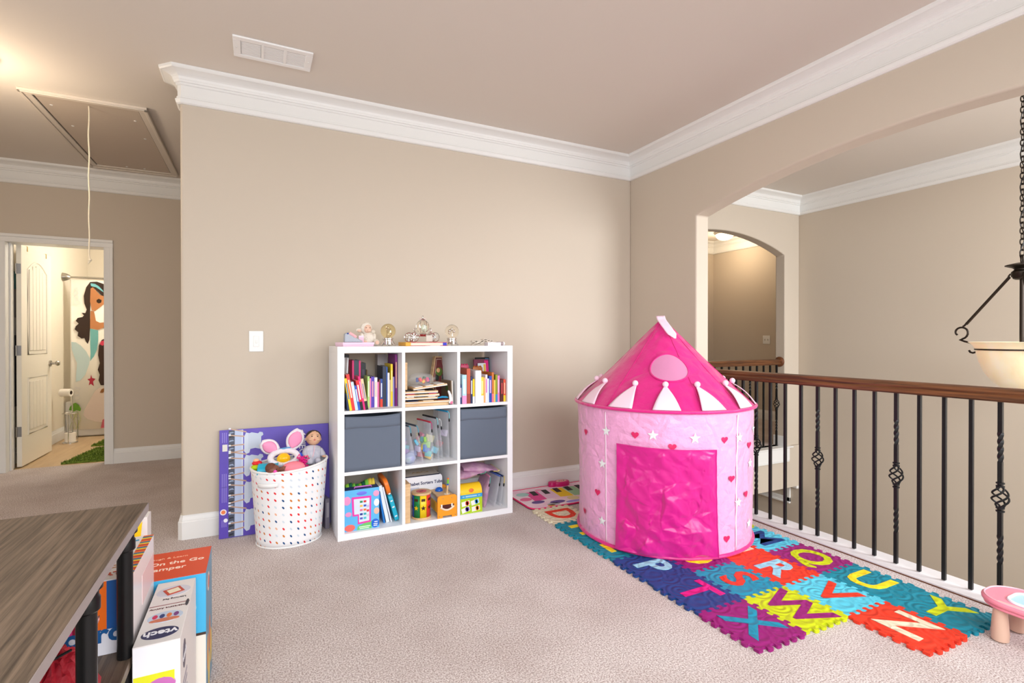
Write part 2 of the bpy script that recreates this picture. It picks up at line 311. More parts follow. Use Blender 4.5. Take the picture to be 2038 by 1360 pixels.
# ------------------------------------------------------------------ railings
def bar_mesh():
    return MB().box(-.008,.008,-.008,.008,0,.885, Matrix.Rotation(R(0),4,'Z'))
def fancy_parts():
    """square bar with two twisted stretches, returned as (bar, collars, basket wires)"""
    v = []; f = []; zs = []; 
    def tw(z):
        for a, b in ((.158,.287),(.609,.742)):
            if a < z < b: return 2*PI*1.0*(z-a)/(b-a)
        return 0
    def seg(z0, z1, n):
        base = len(v)
        for i in range(n+1):
            z = z0+(z1-z0)*i/n; a = tw(z)
            for k in range(4):
                t = a+PI/4+PI/2*k; v.append((.0113*math.cos(t), .0113*math.sin(t), z))
        for i in range(n):
            for k in range(4): f.append((base+i*4+k, base+i*4+(k+1) % 4, base+i*4+4+(k+1) % 4, base+i*4+4+k))
        f.append((base+3, base+2, base+1, base)); f.append((base+n*4, base+n*4+1, base+n*4+2, base+n*4+3))
    seg2 = []
    for lo, ts, te, hi in ((0,.158,.287,.405),(.500,.609,.742,.885)):
        v.clear(); f.clear(); zl = [lo]+[ts+(te-ts)*i/24 for i in range(25)]+[hi]
        for z in zl:
            a = tw(z)
            for k in range(4): t_ = a+PI/4+PI/2*k; v.append((.0113*math.cos(t_), .0113*math.sin(t_), z))
        n_ = len(zl)
        for i in range(n_-1):
            for k in range(4): f.append((i*4+k, i*4+(k+1) % 4, i*4+4+(k+1) % 4, i*4+4+k))
        f.append((3,2,1,0)); f.append((n_*4-4,n_*4-3,n_*4-2,n_*4-1)); seg2.append(MB().raw(list(v), list(f)))
    bar, upper = seg2
    cl = MB()
    for z in (.398, .508):
        for dzz in (-.006, .008): cl.lathe([(.010,z+dzz-.004),(.0155,z+dzz-.003),(.0155,z+dzz+.003),(.010,z+dzz+.004)], 14)
    wires = []
    for k in range(4):
        pts = [((.004+.026*math.sin(PI*t))*math.cos(2*PI*(k/4+t*.8)), (.004+.026*math.sin(PI*t))*math.sin(2*PI*(k/4+t*.8)), .402+.104*t) for t in [i/16 for i in range(17)]]
        wires.append(MB().tube(pts, .0042, 6))
    return bar, upper, cl, wires
def railing(name, label, loc, rz, offs, fancy, length0, length1, wood, group=None):
    """local x runs along the rail"""
    t = thing(name, label, 'railing', loc, rz)
    prof = [(-.030,.888),(-.030,.902),(-.024,.912),(-.030,.922),(-.027,.936),(-.014,.943),(.014,.943),(.027,.936),(.030,.922),(.024,.912),(.030,.902),(.030,.888)]
    MB().prism(prof, 'x', length0, length1).build('handrail', wood, t, smooth=30)
    box('handrail_fillet', wood, t, length0, length1, -.014, .014, .880, .888)
    pl_me = None; fb = None
    for i, x in enumerate(offs):
        if i in fancy:
            if fb is None:
                bar, up_, cl, wires = fancy_parts(); fb = [bar.build('baluster', iron, t, smooth=25)]; fb.append(up_.build('baluster_upper', iron, fb[0], smooth=25)); fb.append(cl.build('collar', iron, fb[0], smooth=30))
                fb += [w.build('basket_wire', iron, fb[0]) for w in wires]; fb[0].location = (x, 0, .004)
            else:
                b0 = fb[0].copy(); COL.objects.link(b0); b0.parent = t; b0.location = (x, 0, .004)
                for q in fb[1:]: qq = q.copy(); COL.objects.link(qq); qq.parent = b0
        else:
            if pl_me is None: pl_me = bar_mesh().build('baluster', iron, t, smooth=0, bevel=.0015); o = pl_me
            else: o = pl_me.copy(); COL.objects.link(o); o.parent = t
            o.location = (x, 0, .004)
    return t
ys = [-.794-.1032*k for k in range(26)]       # near railing, under the big arch
offs = [-(y+.744) for y in ys]
fan = [i for i, y in enumerate(ys) if min(abs(y-q) for q in (-1.173+.0, -1.584, -1.998, -2.414, -2.83, -3.245)) < .05]
t = railing('stair_railing', 'dark wood handrail with black iron balusters beside the foam mat', (.06, -.744, .006), R(-90), offs, fan, 0, 2.712, railwoodx)
MB().lathe([(.052,0),(.052,.008),(.045,.016),(0,.016)], 24, Matrix.Translation((0,0,.915)) @ Matrix.Rotation(R(90),4,'Y')).build('rosette', railwood, t)
xs2 = [2.176-.1045*k for k in range(17)]
t = railing('stair_railing', 'smaller dark railing under the far arch, ending in a round rosette', (2.228, .20, .002), R(180), [2.228-x for x in xs2], [0, 4, 8, 12, 16], 0, 1.818, railwoodx)
t.scale = (1, 1, 1.0)
MB().lathe([(.055,0),(.055,.010),(.046,.02),(.03,.024),(0,.024)], 24, Matrix.Translation((0,0,.915)) @ Matrix.Rotation(R(90),4,'Y')).build('rosette', railwood, t)
# ------------------------------------------------------------------ ceiling things
greywhite = M('register_enamel', (246, 246, 246), .35)
t = thing('ceiling_vent', 'white rectangular air vent with three louvred sections on the ceiling', 'vent', (-2.80, -.445, CE))
fr = MB(); x0, x1, y0, y1 = -.193, .193, -.105, .105
fr.box(x0,x1,y0,y0+.032,-.010,0).box(x0,x1,y1-.032,y1,-.010,0).box(x0,x0+.036,y0+.032,y1-.032,-.010,0).box(x1-.036,x1,y0+.032,y1-.032,-.010,0)
secs = [(-.157,-.060),(-.045,.049),(.064,.157)]
fr.box(-.060,-.045,y0+.032,y1-.032,-.010,0).box(.049,.064,y0+.032,y1-.032,-.010,0)
fr.build('vent_frame', greywhite, t, bevel=.003)
box('vent_cavity', M('vent_dark', (110, 108, 104), .8), t, -.158, .158, -.075, .075, -.002, -.0005)  # flat grey sheet, paints in the shade seen between the slats
sl = None
for a, b in secs:
    for k in range(10):
        y = -.068+.0147*k; mt = Matrix.Translation(((a+b)/2, y, -.006)) @ Matrix.Rotation(R(-12),4,'X')
        if sl is None: sl = MB().box(-.047,.047,-.0044,.0044,-.0007,.0007).build('vent_slat', greywhite, t, smooth=0); o = sl
        else: o = sl.copy(); COL.objects.link(o); o.parent = t
        o.matrix_local = mt
for x in (-.177, .177): MB().lathe([(.005,-.0125),(.005,-.010)], 10, Matrix.Translation((x,0,0))).build('screw', white, t)
t = thing('attic_hatch', 'wooden framed attic hatch with pull cord on the hallway ceiling', 'hatch', (-3.87, 1.435, CE))
hx, hy = .33, .785; hm = M('hatch_trim', (216, 206, 194), .5)
fr = MB()
for a, b, c2, d2 in ((-hx,hx,-hy,-hy+.055),(-hx,hx,hy-.055,hy),(-hx,-hx+.055,-hy+.055,hy-.055),(hx-.055,hx,-hy+.055,hy-.055)): fr.box(a,b,c2,d2,-.018,0)
for a, b, c2, d2 in ((-hx,hx,-hy,-hy+.018),(-hx,hx,hy-.018,hy),(-hx,-hx+.018,-hy,hy),(hx-.018,hx,-hy,hy)): fr.box(a,b,c2,d2,-.026,-.018)
fr.build('hatch_frame', hm, t, bevel=.003)
hp = box('hatch_panel', M('hatch_panel', (196, 182, 168), .7, bump=(120,.1,.003)), t, -hx+.062, hx-.060, -hy+.060, hy-.060, -.010, 0)
MB().box(-hx+.054, -hx+.0625, -hy+.055, hy-.055, -.006, 0).box(hx-.0605, hx-.054, -hy+.055, hy-.055, -.006, 0).build('hatch_gap', M('gap_black', (26, 22, 20), .9), t)
for x, y in ((-.22,-.58),(.22,-.52),(.22,-.16),(-.2,-.22),(-.05,.68),(.08,.68)): MB().lathe([(0,-.013),(.008,-.0125),(.009,-.010)], 10, Matrix.Translation((x,y,0)), caps=False).build('screw_cap', white, t)
cord = M('cord_cotton', (232, 222, 200), .9)
pts = [(-.005+.002*math.sin(i*.9), -.667+.0015*math.cos(i*.7), -.01-.98*i/26) for i in range(27)]; pts += [(-.004,-.667,-1.005),(.001,-.667,-1.03),(-.012,-.667,-1.05)]
MB().tube(pts, .0042, 6).build('pull_cord', cord, t); MB().ball((.0,-.667,-1.025), .009, 10, 8).build('cord_knot', cord, t)
glow = M('lamp_glass_lit', (255, 226, 180), .4, emit=6)
for loc, lab in (((-4.30,.27,CE), 'flush ceiling light at the left edge of the hallway ceiling'), ((3.19,1.78,CE), 'lit dome ceiling light seen through the small arch')):
    t = thing('ceiling_light', lab, 'light', loc)
    MB().lathe([(.125,-.03),(.14,-.02),(.14,0)], 32).build('light_base', satin, t)
    MB().lathe([(0,-.115),(.05,-.108),(.09,-.09),(.12,-.055),(.125,-.028)], 32).build('glass_dome', glow, t)
# ------------------------------------------------------------------ switches
plate = M('switch_plastic', (240, 240, 238), .3)
t = thing('light_switch', 'white single rocker switch plate on the beige wall', 'switch', (-2.888, 0, 1.15))
box('switch_plate', plate, t, -.040,.040,-.007,0,-.064,.064, bevel=.004); box('rocker', plate, t, -.016,.016,-.010,-.006,-.033,.033, bevel=.002)
box('rocker_lever', plate, t, -.005,.005,-.016,-.009,-.012,.008, bevel=.002)
t = thing('light_switch', 'white double switch plate on the hall wall beyond the small arch', 'switch', (XE, 1.47, 1.155), R(-90))
box('switch_plate', plate, t, -.058,.058,-.006,0,-.06,.06, bevel=.004)
for x in (-.023,.023): box('toggle', M('toggle_grey',(205,200,192),.4), t, x-.005,x+.005,-.014,-.005,-.012,.012, bevel=.001)
# ------------------------------------------------------------------ pendant lamp in the stairwell
bronze = M('dark_bronze', (52, 44, 38), .35, .7)
t = thing('pendant_lamp', 'bronze pendant lamp with cream glass bowl and scroll arms on a chain', 'lamp', (1.296, -2.095, 0))
MB().lathe([(.065,CE-.03),(.075,CE-.012),(.075,CE)], 24).build('ceiling_canopy', bronze, t)
z = CE-.03; n = 0; link = None
while z > 1.675:
    if link is None:
        link = MB().tube([(.011*math.cos(2*PI*k/16), 0, .021*math.sin(2*PI*k/16)) for k in range(16)], .0032, 6, True).build('chain_link', bronze, t); o = link
    else: o = link.copy(); COL.objects.link(o); o.parent = t
    o.location = (0, 0, z-.02); o.rotation_euler = (0, 0, R(46)+(R(90) if n % 2 else 0)); z -= .0335; n += 1
MB().tube([(.012*math.sin(i*.8), .010*math.cos(i*.8), CE-.03-i*(CE-.03-1.65)/40) for i in range(41)], .0028, 6).build('lamp_cord', iron, t)
MB().tube([(.014*math.cos(2*PI*k/16), 0, 1.645+.022*math.sin(2*PI*k/16)) for k in range(16)], .005, 8, True).build('hanging_loop', bronze, t)
MB().lathe([(0,1.632),(.03,1.63),(.078,1.618),(.078,1.612),(.045,1.600),(.036,1.592),(.036,1.588),(.050,1.575),(.050,1.55),(.042,1.54),(.042,1.535),(.03,1.528),(0,1.528)][::-1], 32).build('lamp_hub', bronze, t)
MB().cyl((0,0,.852),(0,0,1.53),.011,n=14).build('center_rod', bronze, t)
cream = M('alabaster_glass', (246, 238, 214), .35, var=(9,(236,220,180),(1,1,.35)), emit=0, trans=0)
cb = cream.node_tree.nodes['Principled BSDF']; cb.inputs['Emission Color'].default_value = lin((255,240,208)); cb.inputs['Emission Strength'].default_value = .26; cb.inputs['Subsurface Weight'].default_value = .3
MB().lathe([(0,.842),(.05,.846),(.092,.864),(.135,.900),(.172,.958),(.197,1.025),(.209,1.075),(.211,1.098),(.225,1.125),(.248,1.145),(.244,1.147),(.218,1.125),(.204,1.098),(.202,1.075),(.190,1.028),(.165,.963),(.129,.908),(.088,.872),(.045,.854),(0,.850)], 48, caps=False).build('glass_bowl', cream, t)
MB().lathe([(.211,1.094),(.217,1.094),(.217,1.103),(.211,1.103)], 48, caps=False).build('bowl_ring', bronze, t)
MB().lathe([(0,.812),(.010,.816),(.014,.828),(.010,.840),(0,.846)], 16).build('finial', bronze, t)
def scroll():
    pts = []
    for k in range(13): a = R(-60+25*k*.92); pts.append((.305+.032*(1-.02*k)*math.cos(a+R(20)), 1.222+.032*math.sin(a+R(20))))
    a = pts[-1]
    pts += [(.285,1.175),(.255,1.155),(.232,1.138),(.221,1.115),(.222,1.098),(.232,1.083),(.25,1.080),(.262,1.092),(.264,1.1)]
    return pts
sp = [(.262,1.205),(.262,1.195)]
sp = []
for k in range(15): a = R(-40+21*k); rr = .022+.02*min(1,k/9); sp.append((.314+rr*math.cos(a), 1.205+rr*math.sin(a)))
sp += [(.318,1.160),(.290,1.148),(.262,1.140),(.238,1.126),(.223,1.108),(.220,1.094),(.228,1.080),(.245,1.073),(.260,1.078),(.266,1.090)]
for k in range(3):
    an = R(206.5+120*k); ca, sa = math.cos(an), math.sin(an); T = lambda p: (p[0]*ca, p[0]*sa, p[1])
    ar = MB().cyl(T((.060,1.548)), T((.282,1.262)), .0085, .0085, 10).build('arm_rod', bronze, t)
    MB().tube([T(p) for p in ((.044,1.562),(.056,1.566),(.064,1.555),(.060,1.545))], .005, 6).build('arm_link', bronze, ar)
    MB().tube([T(p) for p in ((.284,1.262),(.292,1.252),(.300,1.248))], .006, 6).build('arm_hook', bronze, ar)
    MB().tube([T(p) for p in sp], .0062, 8).build('scroll', bronze, t)
# ------------------------------------------------------------------ bathroom glimpse
t = thing('shower_rod', 'brushed nickel curtain rod fixed to the bathroom wall', 'rod', (-4.92, 4.2, 1.893))
MB().lathe([(.05,0),(.05,.006),(.04,.04),(.026,.065),(.014,.075)], 24, Matrix.Rotation(R(90),4,'Y')).build('rod_flange', satin, t)
MB().cyl((.07,0,0),(1.52,0,0),.012,n=12).build('rod', satin, t)
ct = thing('shower_curtain', 'white shower curtain printed with mermaids, rock and jellyfish', 'curtain', (0, 4.2, 0))
MB().grid(lambda u, v: (-4.85+1.25*u, .004*math.sin(u*34)-.0, .09+1.775*v), 90, 2).build('curtain_cloth', M('curtain_fabric', (246, 240, 228), .8), ct, solid=.002)
prints = {
 'hair':[(-4.662, 1.844), (-4.698, 1.781), (-4.722, 1.677), (-4.717, 1.586), (-4.695, 1.514), (-4.708, 1.473), (-4.744, 1.476), (-4.721, 1.445), (-4.735, 1.426), (-4.78, 1.414), (-4.798, 1.38), (-4.771, 1.346), (-4.798, 1.316), (-4.807, 1.278), (-4.775, 1.244), (-4.781, 1.203), (-4.745, 1.171), (-4.718, 1.176), (-4.704, 1.135), (-4.686, 1.107), (-4.671, 1.153), (-4.664, 1.29), (-4.663, 1.474), (-4.659, 1.657), (-4.626, 1.773), (-4.58, 1.724), (-4.543, 1.673), (-4.47, 1.657), (-4.46, 1.754), (-4.52, 1.822), (-4.598, 1.852)],
 'face':[(-4.658, 1.767), (-4.663, 1.611), (-4.648, 1.508), (-4.617, 1.498), (-4.581, 1.533), (-4.534, 1.581), (-4.50, 1.616), (-4.49, 1.662), (-4.571, 1.695), (-4.608, 1.746), (-4.635, 1.784)],
 'body':[(-4.659, 1.501), (-4.667, 1.29), (-4.591, 1.277), (-4.47, 1.327), (-4.47, 1.373), (-4.572, 1.36), (-4.609, 1.383), (-4.618, 1.452), (-4.627, 1.497)],
 'tail':[(-4.664, 1.29), (-4.664, 1.107), (-4.661, 0.993), (-4.665, 0.901), (-4.628, 0.958), (-4.6, 1.038), (-4.587, 1.153), (-4.587, 1.268), (-4.627, 1.279)],
 'fin':[(-4.84, 1.131), (-4.835, 1.04), (-4.808, 0.938), (-4.787, 0.881), (-4.795, 0.767), (-4.8, 0.659), (-4.756, 0.675), (-4.71, 0.742), (-4.674, 0.867), (-4.668, 0.936), (-4.701, 1.016), (-4.754, 1.089), (-4.799, 1.126)],
 'band':[(-4.658, 1.829), (-4.653, 1.795), (-4.607, 1.785), (-4.571, 1.757), (-4.534, 1.726), (-4.541, 1.749), (-4.58, 1.798), (-4.616, 1.824)],
 'eye':[(-4.602, 1.631), (-4.58, 1.648), (-4.553, 1.633), (-4.557, 1.603), (-4.58, 1.591), (-4.599, 1.604)],
 'star':[(-4.656, 0.74), (-4.647, 0.699), (-4.614, 0.689), (-4.638, 0.657), (-4.629, 0.602), (-4.658, 0.63), (-4.678, 0.613), (-4.669, 0.663), (-4.691, 0.687), (-4.663, 0.695)],
 'hair2':[(-4.44, 1.222), (-4.554, 1.153), (-4.582, 1.084), (-4.588, 0.969), (-4.573, 0.876), (-4.592, 0.796), (-4.574, 0.738), (-4.585, 0.669), (-4.565, 0.611), (-4.44, 0.609)],
 'flower':[(-4.563, 1.135), (-4.536, 1.148), (-4.521, 1.107), (-4.545, 1.084), (-4.573, 1.102)],
 'rock':[(-4.40, 0.597), (-4.574, 0.581), (-4.62, 0.544), (-4.666, 0.443), (-4.721, 0.32), (-4.728, 0.264), (-4.703, 0.221), (-4.63, 0.184), (-4.561, 0.165), (-4.40, 0.18)],
 'tail2':[(-4.45, 0.262), (-4.548, 0.194), (-4.565, 0.096), (-4.45, 0.099)],
 'jelly':[(-4.863, 0.329), (-4.854, 0.367), (-4.828, 0.401), (-4.801, 0.414), (-4.771, 0.385), (-4.751, 0.338), (-4.757, 0.311), (-4.792, 0.325), (-4.819, 0.31), (-4.842, 0.325)],
 'hand':[(-4.574, 0.523), (-4.556, 0.562), (-4.522, 0.579), (-4.523, 0.54), (-4.547, 0.518)]}
pc = dict(hair=(58,42,34), face=(196,132,84), body=(196,132,84), tail=(120,186,184), fin=(196,216,216), band=(122,196,206), eye=(48,34,24), star=(176,44,64), hair2=(62,42,32), flower=(214,66,92), rock=(216,196,182), tail2=(204,100,112), jelly=(104,152,44), hand=(150,98,50))
order = ['fin','tail','rock','body','hair','face','band','eye','star','hair2','flower','tail2','jelly','hand']
pn = dict(hair='hair_print', face='face_print', body='body_print', tail='tail_print', fin='fin_print', band='hairband_print', eye='eye_print', star='starfish_print', hair2='hair_print', flower='flower_print', rock='rock_print', tail2='tail_print', jelly='jellyfish_print', hand='hand_print')
for i, k in enumerate(order):
    MB().prism([(p[0],p[1]) for p in prints[k]], 'y', -.0055-.0004*i, -.0051-.0004*i).build(pn[k], M('print_'+k, pc[k], .8), ct, smooth=0)
jt = MB()
for x in (-4.845,-4.825,-4.805,-4.785,-4.768): jt.tube([(x+.012*math.sin(i*1.1+x*90), -.0075, .315-.03*i) for i in range(8)], .005, 5, flat=.2)
jt.build('tentacle_print', M('print_tent', (186,190,70), .8), ct)
bb = MB()
for x, z, r in ((-4.79,.47,.028),(-4.79,.525,.026),(-4.775,.575,.016),(-4.80,.59,.010),(-4.79,1.66,.022),(-4.79,1.71,.02),(-4.785,1.755,.014),(-4.78,1.60,.026)):
    bb.tube([(x+r*math.cos(2*PI*k/14), -.0062, z+r*math.sin(2*PI*k/14)) for k in range(14)], .0022, 4, True, flat=.3)
bb.build('bubble_print', M('print_bubble', (196,198,214), .8), ct)
struct(box('trim_9', M('tub_white', (244,240,232), .25), None, -4.92, -3.4, 4.26, 5.2, 0, .42, bevel=.02), 'white bathtub behind the curtain')
chrome = M('chrome', (215, 215, 215), .12, 1)
t = thing('paper_holder', 'chrome free-standing toilet paper stand beside the curtain', 'paper stand', (-4.765, 3.85, -.004))
MB().lathe([(.07,0),(.07,.008),(.06,.014)], 24).build('stand_base', chrome, t)
MB().cyl((.02,0,.01),(.02,0,.60),.006,n=10).cyl((.02,0,.595),(-.07,-.02,.595),.006,n=10).build('stand_post', chrome, t)
for a in range(3): MB().cyl((.066*math.cos(a*2.1+.5),.066*math.sin(a*2.1+.5),.01),(.066*math.cos(a*2.1+.5),.066*math.sin(a*2.1+.5),.34),.004,n=8).build('cage_rod', chrome, t)
MB().tube([(.066*math.cos(2*PI*k/24),.066*math.sin(2*PI*k/24),.335) for k in range(24)], .005, 6, True).build('cage_ring', chrome, t)
paper = M('tissue', (246,240,230), .9)
for q, (m_, l_) in enumerate(((Matrix.Translation((0,0,.016)), 'white paper roll inside the chrome stand'), (Matrix.Translation((-.075,-.02,.57)) @ Matrix.Rotation(R(90),4,'Y') @ Matrix.Rotation(R(15),4,'X'), 'white paper roll hanging on the chrome stand arm'))):
    rl = thing('paper_roll', l_, 'paper roll', (-4.765, 3.85, -.004), group=None)
    MB().lathe([(.022,0),(.05 if q == 0 else .042,0),(.05 if q == 0 else .042,.1),(.022,.1),(.022,0)], 24, m_, caps=False).build('paper', paper, rl)
    MB().lathe([(.021,.0),(.021,.1)], 16, m_, caps=False).build('core', M('roll_core',(70,52,40),.9), rl, solid=.001)
grass = M('green_shag', (136,162,58), .95, bump=(90,1,.02), var=(45,(84,112,30)))
def rug(label, pts):
    bm = MB(); n = 5200; rnd = random.Random(3)
    xs = [p[0] for p in pts]; ysx = [p[1] for p in pts]
    base_ = MB().prism(pts, 'z', -.003, .008).build('shag_rug', grass)
    tag(base_, label, 'rug')
    def inside(x, y):
        c_ = False
        for i in range(len(pts)):
            a, b = pts[i], pts[i-1]
            if (a[1] > y) != (b[1] > y) and x < (b[0]-a[0])*(y-a[1])/(b[1]-a[1])+a[0]: c_ = not c_
        return c_
    for _ in range(n):
        x = rnd.uniform(min(xs), max(xs)); y = rnd.uniform(min(ysx), max(ysx))
        if not inside(x, y): continue
        a = rnd.uniform(0, 2*PI); l = rnd.uniform(.012,.024); ca, sa = math.cos(a)*.004, math.sin(a)*.004
        bm.raw([(x-ca,y-sa,.006),(x+ca,y+sa,.006),(x-sa*3,y+ca*3,.006+l)], [(0,1,2)])
    p = bm.build('pile', grass, base_, smooth=0); p['kind'] = 'stuff'
rug('green shaggy rug just inside the bathroom door', [(-4.52,2.62),(-3.75,2.60),(-3.75,3.38),(-4.30,3.40),(-4.42,3.32)])
rug('green shaggy rug farther in, beside the bathtub', [(-4.50,3.50),(-3.8,3.50),(-3.8,4.1),(-4.42,4.1)])
tw = thing('hanging_towel', 'teal and grey towel hanging in the gap behind the door', 'towel', (-4.872, 2.9, 0))
for z0, z1, cc in ((1.62,1.78,(60,132,128)),(1.36,1.62,(150,140,134)),(1.2,1.36,(196,190,180)),(.55,1.2,(44,42,46))):
    MB().grid(lambda u, v: (.012*math.sin(u*12), -.25+.5*u, z0+(z1-z0)*v), 20, 1).build('towel_fold', M('towel_%d' % cc[0], cc, .95), tw, solid=.02)
# ------------------------------------------------------------------ cube shelf
SX, SY, SD = -2.472, -.442, .39
shelfm = M('white_foil', (240, 241, 244), .42)
t = thing('cube_shelf', 'white nine-cubby cube shelf standing against the beige wall', 'shelf', (SX, SY, 0))
box('top_panel', shelfm, t, 0,1.12,0,SD,1.082,1.12, bevel=.001); box('bottom_panel', shelfm, t, 0,1.12,0,SD,.0,.038, bevel=.001)
box('side_panel', shelfm, t, 0,.038,0,SD,.038,1.082, bevel=.001); box('side_panel', shelfm, t, 1.082,1.12,0,SD,.038,1.082, bevel=.001)
for z in (.373,.7275): box('shelf_board', shelfm, t, .038,1.082,.001,SD,z,z+.0195, bevel=.0008)
for x in (.373,.7275):
    for z0, z1 in ((.038,.373),(.3925,.7275),(.747,1.082)): box('divider', shelfm, t, x,x+.0195,.001,SD,z0,z1, bevel=.0008)
Z0, Z1, Z2 = .038, .3925, .747
# grey fabric bins
binm = M('grey_bin_fabric', (98, 108, 124), .9, bump=(600,.2,.001), sheen=.2)
for x, lab in ((-2.431,'dark grey fabric bin in the middle-left cubby'), (-1.722,'dark grey fabric bin in the middle-right cubby')):
    t = thing('storage_bin', lab, 'bin', (x, SY+.006, Z1)); w = .322 if x < -2 else .326; h = .322
    sag = .008 if x < -2 else .003
    def shell(u, v, w=w, h=h, sag=sag):
        a = u*4; k = int(a) % 4; fr = a-int(a); d_ = .37
        p = [(fr*w,0),(w,fr*d_),(w-fr*w,d_),(0,d_-fr*d_)][k]
        b = math.sin(PI*fr)*.004*math.sin(PI*v)
        off = [(0,-b),(b,0),(0,b),(-b,0)][k]
        return (p[0]+off[0], p[1]+off[1]+.005, v*h-(sag*math.sin(PI*fr) if v > .95 else 0))
    MB().grid(shell, 48, 12, True).build('bin_body', binm, t, solid=.004)
    box('bin_floor', binm, t, .004,w-.004,.008,.372,.001,.006)
    MB().grid(lambda u, v: (.001+(w-.002)*u, -.002+.002*math.sin(u*9), h-.072+.068*v-(sag*math.sin(PI*u) if v > .5 else 0)+.002*math.sin(u*7)), 24, 4).build('hem_band', binm, t, solid=.003)
# ------------------------------------------------------------------ books
pagem = M('book_pages', (232, 224, 206), .85, bump=(400,.3,.001))
def cmat(c, rough=.4): return M('col_%d_%d_%d_%d' % (c[0],c[1],c[2],int(rough*100)), c, rough)
def book(label, x, y, z, th, h, dep, c, lean=0, prt=None, group=None, c2=None, rz=0, name='book'):
    """spine faces the room; origin at the front lower corner it leans on"""
    t = thing(name, label, 'book', (x, y, z), group=group, rot=(0, R(lean), R(rz)))
    b = .0016; m = MB(); o0 = 0 if lean <= 0 else -th
    m.box(o0,o0+th,0,b,0,h).box(o0,o0+b,b,dep,0,h).box(o0+th-b,o0+th,b,dep,0,h)
    m.build('cover', cmat(c), t, smooth=0)
    box('pages', pagem, t, o0+b+.0001,o0+th-b-.0001,b+.001,dep-.003,.003,h-.003)
    if c2: box('spine_band', cmat(c2), t, o0-.0002,o0+th+.0002,-.0006,.004,0,h*.28)
    if prt and th > .008: box('spine_print', cmat(prt), t, o0+th*.28,o0+th*.72,-.0008,.0004,h*.35,h*.85)
    return t
g1 = 'books in the upper-left cubby'; g3 = 'books in the upper-right cubby'
FY = SY+.012
book('thin navy book slumped in the bottom left corner of the upper-left cubby', -2.4145, FY+.004, Z2, .010, .10, .15, (28,52,92), -6, None, g1)
for lab, x, th, h, c, p in (
  ('yellow and blue spined book leaning leftmost in the upper-left cubby', -2.4025,.0135,.190,(250,214,40),(60,110,190)),
  ('tall red book leaning second from left in the upper-left cubby', -2.3885,.0175,.213,(232,52,48),(250,220,200)),
  ('pale blue book leaning beside the tall red book', -2.3705,.0160,.168,(196,222,240),(250,250,250)),
  ('short bright blue book leaning in the upper-left cubby', -2.3540,.0130,.146,(30,86,190),(240,240,240)),
  ('red book with white spine lettering leaning in the upper-left cubby', -2.3405,.0165,.176,(226,40,44),(255,240,235)),
  ('thin magenta book leaning in the upper-left cubby', -2.3235,.0110,.200,(232,24,120),(250,180,210)),
  ('cream spined book leaning last in the front row of the upper-left cubby', -2.3120,.0160,.184,(226,204,160),(150,140,170))):
    book(lab, x, FY, Z2, th, h, .13, c, -9.3, p, g1, c2=(20,20,20) if 'lettering' in lab or 'cream' in lab else None)
for lab, x, th, h, c, p, c2 in (
  ('light green book standing upright beside the leaning row', -2.2835,.0125,.190,(178,222,128),(240,250,230),None),
  ('thin pink book next to the light green one', -2.2705,.0080,.178,(238,130,190),None,None),
  ('purple book with a lettered spine in the upper-left cubby', -2.2620,.0190,.187,(84,60,180),(240,160,190),None),
  ('plain white book in the middle of the upper-left cubby', -2.2420,.0170,.182,(240,238,236),(220,200,190),None),
  ('short thin pink book right of the white book', -2.2240,.0085,.154,(236,110,176),None,None),
  ('thin dark red book in the upper-left cubby', -2.2150,.0080,.168,(120,44,44),None,None),
  ('blue book with red base in the upper-left cubby', -2.2065,.0135,.172,(34,74,160),(230,236,250),(228,62,40)),
  ('tall dark navy hardcover in the upper-left cubby', -2.1920,.0220,.250,(40,50,72),None,None),
  ('thin royal blue book beside the navy hardcover', -2.1690,.0060,.245,(44,96,190),None,None),
  ('white book right of the navy hardcover', -2.1620,.0115,.208,(238,234,230),None,None),
  ('thin tan booklet in the upper-left cubby', -2.1500,.0070,.164,(206,176,150),None,None),
  ('tall yellow book near the right of the upper-left cubby', -2.1425,.0120,.262,(250,214,30),(250,240,170),None),
  ('lavender book right of the tall yellow book', -2.1300,.0100,.182,(150,140,210),None,None)):
    book(lab, x, SY+.105, Z2, th, h, .17, c, 0, p, g1, c2=c2)
book('tall purple book curving against the right of the upper-left cubby', -2.1165, SY+.10, Z2, .013, .322, .19, (126,24,120), 0, (236,190,150), g1)
bk = thing('binder', 'white and grey ring binder at the back left of the upper-left cubby', 'binder', (-2.392, SY+.215, Z2), group=None, rot=(0, R(3), 0))
box('binder_cover', cmat((226,226,230)), bk, -.03,0,0,.15,0,.318, bevel=.002); box('binder_spine_label', cmat((150,140,136)), bk, -.021,-.009,-.002,.001,.02,.30); box('binder_cap', cmat((20,20,22)), bk, -.031,.001,-.003,.06,.302,.322)
for lab, x, th, h, c, p in (
  ('tall hot pink edged book at the back of the upper-left cubby', -2.352,.010,.284,(236,40,120),None),
  ('dark slate book behind the leaning row', -2.341,.028,.286,(44,66,80),None),
  ('second tall pink edged book at the back of the upper-left cubby', -2.312,.011,.281,(238,36,124),None),
  ('black book at the back of the upper-left cubby', -2.300,.030,.266,(22,26,30),(70,60,80)),
  ('thin brown book at the back of the upper-left cubby', -2.266,.008,.222,(110,86,40),None)):
    book(lab, x, SY+.235, Z2, th, h, .14, c, 0, p, g1)
book('grey flat box standing at the back right of the upper-left cubby', -2.185, SY+.29, Z2, .062, .318, .08, (170,164,164), 0, None, None, name='flat_box')
